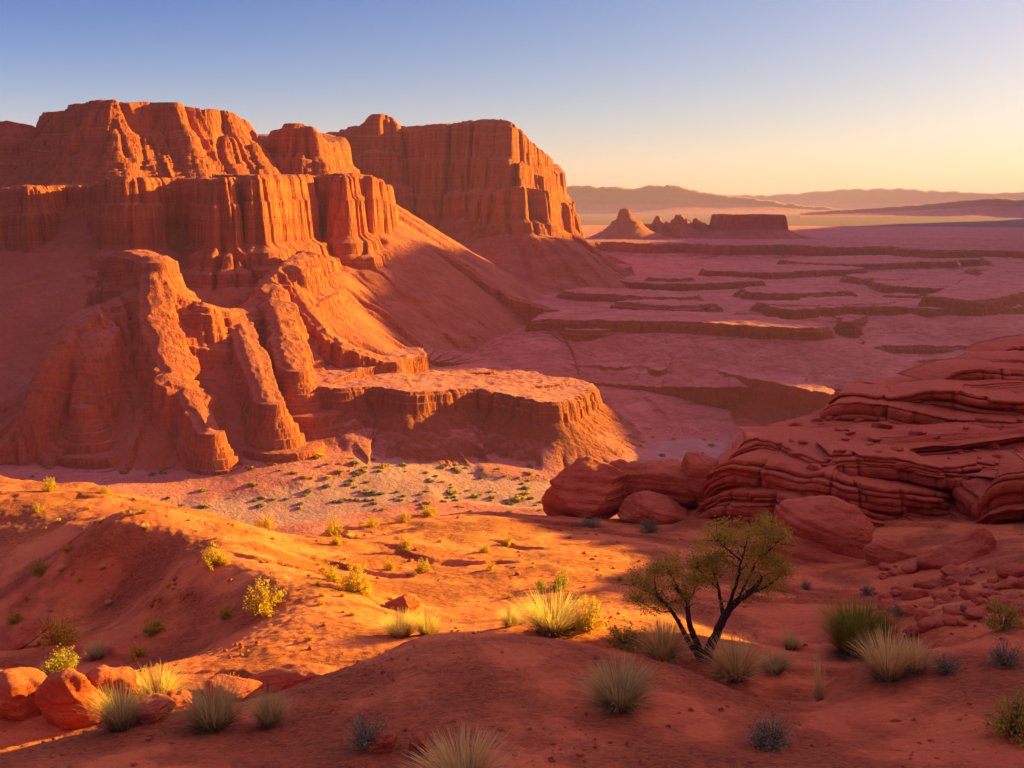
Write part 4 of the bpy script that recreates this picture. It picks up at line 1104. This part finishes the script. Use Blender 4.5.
PL = [
    ('grey', 620, 708, 74, 52, 'round straw-tipped grass clump alone on the front mound'),
    ('sage', 773, 747, 56, 38, 'low dark blue-grey shrub on the slope at bottom right'),
    ('tuft', 820, 700, 24, 42, 'thin upright tuft of dry straw between the mound and the gully'),
    ('straw', 888, 678, 62, 46, 'rounded straw-coloured clump in front of the green spiky plant'),
    ('straw', 915, 672, 40, 34, 'dull tan clump touching the rounded straw one in front of the spiky plant'),
    ('spiky', 857, 657, 74, 52, 'green spiky plant with fanned blades on the right slope'),
    ('sage', 946, 674, 32, 24, 'small dark shrub right of the straw-coloured clump'),
    ('sage', 1004, 666, 36, 28, 'dark grey shrub near the right edge above the big olive bush'),
    ('olive', 1014, 735, 64, 52, 'large olive and brown bush at the right edge'),
    ('olive', 1003, 628, 44, 34, 'olive shrub on the rubble slope at the right edge'),
    ('straw', 735, 678, 64, 42, 'straw-coloured grass clump just right of the tree trunk'),
    ('straw', 664, 658, 56, 40, 'straw-coloured grass clump just left of the tree trunk'),
    ('olive', 624, 645, 52, 26, 'dark green low shrub behind the mound left of the tree'),
    ('grey', 775, 672, 40, 20, 'low grey clump between the tree and the thin straw tuft'),
    ('straw', 553, 632, 84, 42, 'broad golden grass clump glowing on the crest of the front mound'),
    ('gold', 588, 628, 44, 36, 'bright yellow leafy shrub right behind the broad golden grass'),
    ('straw', 511, 626, 28, 20, 'short golden grass at the left foot of the broad golden clump'),
    ('olive', 560, 590, 24, 22, 'dark olive shrub on the shaded hollow beyond the golden grass'),
    ('olive', 541, 589, 18, 14, 'smaller dim shrub left of the dark olive one in the hollow'),
    ('gold', 265, 612, 46, 36, 'large yellow bush on the ridge where light meets shade'),
    ('olive', 226, 618, 18, 14, 'small olive shrub at the shade line left of the large yellow bush'),
    ('gold', 357, 592, 46, 34, 'dense yellow-green bush in the middle of the sunlit slope'),
    ('gold', 334, 582, 22, 20, 'pale yellow bush at the left shoulder of the dense yellow-green one'),
    ('straw', 402, 636, 46, 26, 'bright golden grass behind the left end of the front mound'),
    ('straw', 426, 634, 34, 24, 'golden grass tuft just right of the brightest grass behind the mound'),
    ('gold', 405, 549, 18, 17, 'round yellow shrub near the top of the second hill'),
    ('gold', 423, 572, 20, 16, 'yellow shrub right of the dense yellow-green bush'),
    ('gold', 390, 570, 16, 13, 'small yellow shrub between the dense bush and the next one right'),
    ('gold', 485, 552, 14, 10, 'tiny yellow shrub on the middle of the second hill'),
    ('gold', 509, 545, 16, 12, 'yellow shrub on the right shoulder of the second hill'),
    ('gold', 492, 570, 14, 10, 'tiny yellow shrub low on the front of the second hill'),
    ('gold', 60, 644, 42, 32, 'bright yellow shrub beside the tilted slab'),
    ('olive', 60, 676, 44, 30, 'green and yellow shrub under the bright yellow one by the slab'),
    ('grey', 98, 659, 24, 20, 'pale grey tuft on the shaded slope right of the slab shrubs'),
    ('olive', 153, 634, 26, 20, 'olive shrub with yellow tips on the shaded left slope'),
    ('gold', 138, 657, 20, 16, 'small glowing orange-yellow shrub on the shaded left slope'),
    ('olive', 15, 623, 18, 15, 'small olive shrub above the tilted slab'),
    ('grey', 213, 729, 66, 50, 'largest grey-green grass clump at lower left'),
    ('grey', 270, 726, 42, 38, 'grey-green grass clump right of the largest one'),
    ('grey', 122, 728, 56, 44, 'grey-green grass clump beside the upright dark rock'),
    ('straw', 158, 702, 60, 34, 'dry straw grass lit gold behind the grey clumps'),
    ('gold', 232, 690, 22, 16, 'small yellow shrub behind the largest grey-green clump'),
    ('sage', 370, 749, 54, 44, 'dark grey bush beside two dusty rocks near the bottom'),
    ('straw', 465, 790, 92, 56, 'straw-coloured grass cut off by the bottom edge'),
    ('gold', 50, 491, 20, 15, 'yellow bush on the crest of the left hill'),
    ('gold', 104, 493, 14, 8, 'low yellow bush on the crest right of the first crest bush'),
    ('gold', 38, 512, 14, 9, 'small yellow shrub just below the crest at far left'),
    ('gold', 265, 527, 28, 13, 'yellow bush where the left hill drops to the valley'),
    ('gold', 215, 566, 32, 24, 'yellow bush in the dark groove across the left hill'),
    ('gold', 68, 552, 14, 9, 'small yellow shrub on the upper left slope at the shade edge'),
    ('olive', 40, 574, 22, 16, 'dim olive shrub on the shaded slope at far left'),
    ('gold', 430, 515, 26, 11, 'yellow bush on the very crest of the second hill'),
    ('gold', 405, 521, 14, 11, 'small yellow bush left of the crest bush on the second hill'),
    ('gold', 372, 527, 18, 13, 'brownish yellow bush on the left flank of the second hill'),
    ('gold', 333, 534, 24, 19, 'yellow bush in the gap between the two hills'),
    ('gold', 337, 545, 18, 14, 'yellow shrub just under the bush in the gap between the hills'),
    ('sage', 590, 527, 34, 13, 'grey brush at the foot of the layered boulder'),
    ('sage', 648, 532, 28, 18, 'grey-green brush in the shade under the broad low boulder'),
    ('sage', 806, 590, 16, 13, 'small dark shrub below the rough red rock mass'),
    ('sage', 867, 595, 18, 14, 'small dark shrub under the rounded red stone'),
    ('sage', 899, 616, 18, 15, 'small dark shrub at the edge of the rubble above the spiky plant'),
    ('grey', 790, 650, 22, 19, 'small tan tuft on the red slope left of the spiky plant'),
    ('gold', 160, 600, 9, 6, 'tiny pale shrub on the lower left slope'),
    ('gold', 310, 640, 12, 8, 'tiny yellow tuft in the lit hollow'),
]
for p_ in PL: plant(*p_)
tr_ = random.Random(44)
TUFTS = [((40, 300), (492, 560)), ((330, 620), (518, 600)), ((310, 420), (560, 618)), ((20, 260), (560, 655))]
for k in range(46):
    (xa, xb), (ya, yb) = TUFTS[k % 4]
    px, py = tr_.uniform(xa, xb), tr_.uniform(ya, yb)
    if py < 497 + max(0, px - 150) * .27 and px < 330: continue
    w_ = tr_.uniform(5, 10)
    plant(tr_.choice(('gold', 'straw', 'gold', 'olive')), px, py, w_, w_ * .7, 'tiny dry tuft dotted on the slopes of the left and middle hills', 'tiny tufts on the left and middle hills')

# small bushes dotted over the valley floor
BUSH = []
for k, mt_ in enumerate((M_OLIVE, M_SAGE, M_GOLD)):
    rs_ = np.random.RandomState(90 + k)
    P = rs_.normal(size=(150, 3)); P /= np.linalg.norm(P, axis=1)[:, None]
    P *= rs_.uniform(.55, 1, (150, 1)) * np.array([.5, .5, .5]); P[:, 2] = np.abs(P[:, 2])
    V, Fq = leaves(P, .13, rs_, .8)
    BUSH.append(mesh_obj('valley_bush', V, Fq, mt_, smooth=False, attrs={'tone': np.repeat(rs_.rand(150), 4)}))
deps = bpy.context.evaluated_depsgraph_get()
nb_ = 0
vr = random.Random(17)
ZONES = [((20, 470), (455, 512), 70, .4), ((180, 260), (405, 470), 60, .9), ((300, 545), (455, 512), 90, .6), ((420, 520), (490, 520), 30, 1.2), ((610, 720), (398, 462), 28, .5), ((440, 560), (420, 470), 18, .5)]
ground_of = [bpy.data.objects['valley_floor'].evaluated_get(deps)]
for (xa, xb), (ya, yb), n_, big_ in ZONES:
    for _ in range(n_):
        if nb_ >= 290: break
        px, py = vr.uniform(xa, xb), vr.uniform(ya, yb)
        d_ = Vector(at(px, py, 1.0)).normalized()
        ok, loc_, nor_, fi_ = ground_of[0].ray_cast(Vector((0, 0, 0)), d_)
        if not ok or nor_.z < .9: continue
        k = vr.choice((0, 0, 1, 1, 2))
        o = BUSH[k] if 'label' not in BUSH[k] else BUSH[k].copy()
        if o.name not in COL.objects: COL.objects.link(o)
        s_ = vr.uniform(1.0, 2.6) * (1 + big_ * vr.random() ** 3)
        o.location = loc_; o.scale = (s_ * vr.uniform(.9, 1.5), s_, s_ * vr.uniform(.5, .8)); o.rotation_euler = (0, 0, vr.uniform(0, 6.3))
        tag(o, 'small dark bush dotted on the valley floor below the mesa', 'bush', 'bushes dotted over the valley floor')
        nb_ += 1

# ------------------------------------------------------------------ the tree
def tree():
    Yt = 20.3
    b = ray_hit(706, 662)
    Yt = b[1]
    root = empty('tree', b)
    def q(px, py, dy=0.0):
        a = at(px, py, Yt + dy); return np.array([a[0] - b[0], a[1] - b[1], a[2] - b[2]])
    rs = np.random.RandomState(21)
    limbs = []
    def limb(pts, r0, r1):
        P = chaikin(np.array([q(*p) for p in pts]), 2, False)
        P[1:] += rs.normal(0, .006, P[1:].shape)
        limbs.append((P, np.linspace(r0, r1, len(P)))); return P
    r_ = .012
    main = limb([(706, 666), (708, 652, .0), (714, 640, .05), (722, 622, .05), (727, 612, .0), (736, 602, -.05), (748, 594, -.1), (757, 586, -.1), (762, 576, 0)], .125, .035)
    l1 = limb([(704, 664), (699, 646, -.05), (691, 630, -.1), (688, 616, -.1), (688, 604, .0), (682, 594, .1), (676, 588, .1)], .085, .025)
    l2 = limb([(703, 664), (694, 650, .1), (686, 638, .2), (680, 624, .2), (672, 612, .1), (664, 602, .0), (656, 594, -.1)], .075, .022)
    subs = [limb([(724, 618, 0), (721, 604, .2), (719, 590, .3), (714, 574, .3), (710, 560, .3)], .05, .015),
            limb([(727, 612, 0), (733, 594, -.3), (738, 578, -.4), (742, 560, -.4), (746, 545, -.4)], .045, .014),
            limb([(748, 594, -.1), (764, 588, .2), (776, 580, .4), (784, 570, .4)], .035, .012),
            limb([(738, 601, 0), (752, 570, .3), (762, 552, .4), (768, 538, .4)], .035, .012),
            limb([(719, 590, .3), (706, 578, .1), (698, 568, 0)], .025, .01),
            limb([(740, 560, -.4), (726, 548, -.2), (716, 540, -.1)], .022, .009),
            limb([(757, 560, .2), (772, 548, .1), (780, 540, 0)], .022, .009),
            limb([(688, 604, 0), (694, 592, .3), (697, 580, .4)], .022, .009),
            limb([(682, 594, .1), (674, 580, .2), (668, 570, .2)], .02, .008),
            limb([(664, 602, 0), (650, 592, .2), (640, 588, .2), (632, 584, .1)], .02, .007),
            limb([(672, 612, .1), (660, 612, .3), (648, 606, .4), (638, 600, .4)], .018, .007),
            limb([(656, 594, -.1), (654, 580, -.3), (656, 570, -.3)], .016, .007)]
    # twigs: short random shoots off the limb ends
    ends = []
    for P, rad in list(limbs):
        for _ in range(9):
            i = rs.randint(len(P) // 2, len(P)); d = rs.normal(size=3); d[2] = abs(d[2]) * .8 + .15; d /= np.linalg.norm(d)
            ln = rs.uniform(.18, .42)
            t = np.linspace(0, 1, 5)[:, None]
            T = P[i] + d * ln * t + rs.normal(0, .015, (5, 3)) * t
            limbs.append((T, np.linspace(.010, .004, 5))); ends.append(T)
    V, Fq = tube_mesh(limbs)
    mesh_obj('trunk', V, Fq, M_BARK, root)
    # crown: leaf clumps filling uneven masses, thin on the left
    clumps = []
    for (px, py, dy, rx, ry, n) in [(712, 552, .2, 20, 20, 34), (742, 538, -.2, 24, 20, 44), (766, 545, .2, 22, 24, 44), (728, 570, .0, 26, 16, 36), (760, 572, .1, 24, 18, 36), (776, 562, .2, 14, 20, 22),
                                   (718, 530, .1, 8, 9, 8), (766, 522, .0, 7, 9, 9), (780, 532, .1, 7, 9, 8), (700, 576, .1, 14, 14, 16), (768, 592, .2, 16, 9, 12), (690, 590, .0, 14, 12, 9),
                                   (668, 578, .1, 20, 16, 12), (650, 590, .1, 18, 12, 12), (660, 606, .2, 18, 9, 10), (640, 584, .1, 10, 8, 6), (676, 560, 0, 8, 10, 5)]:
        for _ in range(n):
            a = rs.normal(size=3) * .55
            if np.linalg.norm(a) > 1.15: a /= np.linalg.norm(a)
            clumps.append(q(px + a[0] * rx, py + a[1] * ry, dy + a[2] * .45))
    for T in ends: clumps.append(T[-1]); clumps.append(T[2])
    L, tn = [], []
    for c in clumps:
        m = rs.randint(30, 56)
        L.append(c + rs.normal(0, .078, (m, 3)) * np.array([1, 1, .8])); tn += [np.clip(rs.rand() * .7 + .0, 0, 1)] * 0 + list(np.clip(rs.rand() * .6 + .5 * rs.rand(m), 0, 1))
    V, Fq = leaves(np.concatenate(L), .021, rs, .6)
    mesh_obj('crown', V, Fq, M_OLIVE, root, smooth=False, attrs={'tone': np.repeat(tn, 4)})
    tag(root, 'small gnarled tree with forked dark trunk and olive-yellow leaves behind the front mound', 'tree')
tree()

# ------------------------------------------------------------------ air
def box_bm(x0, x1, y0, y1, z0, z1):
    V = [(x, y, z) for z in (z0, z1) for x, y in ((x0, y0), (x1, y0), (x1, y1), (x0, y1))]
    return V, [(3, 2, 1, 0), (4, 5, 6, 7), (0, 1, 5, 4), (1, 2, 6, 5), (2, 3, 7, 6), (3, 0, 4, 7)]
HAZE = 0.62e-4
hm = bpy.data.materials.new('desert_haze'); hm.use_nodes = True
ht = hm.node_tree; ht.nodes.clear()
pv = ht.nodes.new('ShaderNodeVolumePrincipled'); ho = ht.nodes.new('ShaderNodeOutputMaterial')
pv.inputs['Color'].default_value = (.58, .36, .90, 1)
pv.inputs['Density'].default_value = HAZE
pv.inputs['Anisotropy'].default_value = .2
ht.links.new(pv.outputs[0], ho.inputs['Volume'])
V, Q = box_bm(-70000, 70000, -2000, 70000, -112, 260)
hz = mesh_obj('haze', V, Q, hm, smooth=False)
tag(hz, 'warm evening haze filling the air over the plain', kind='stuff')
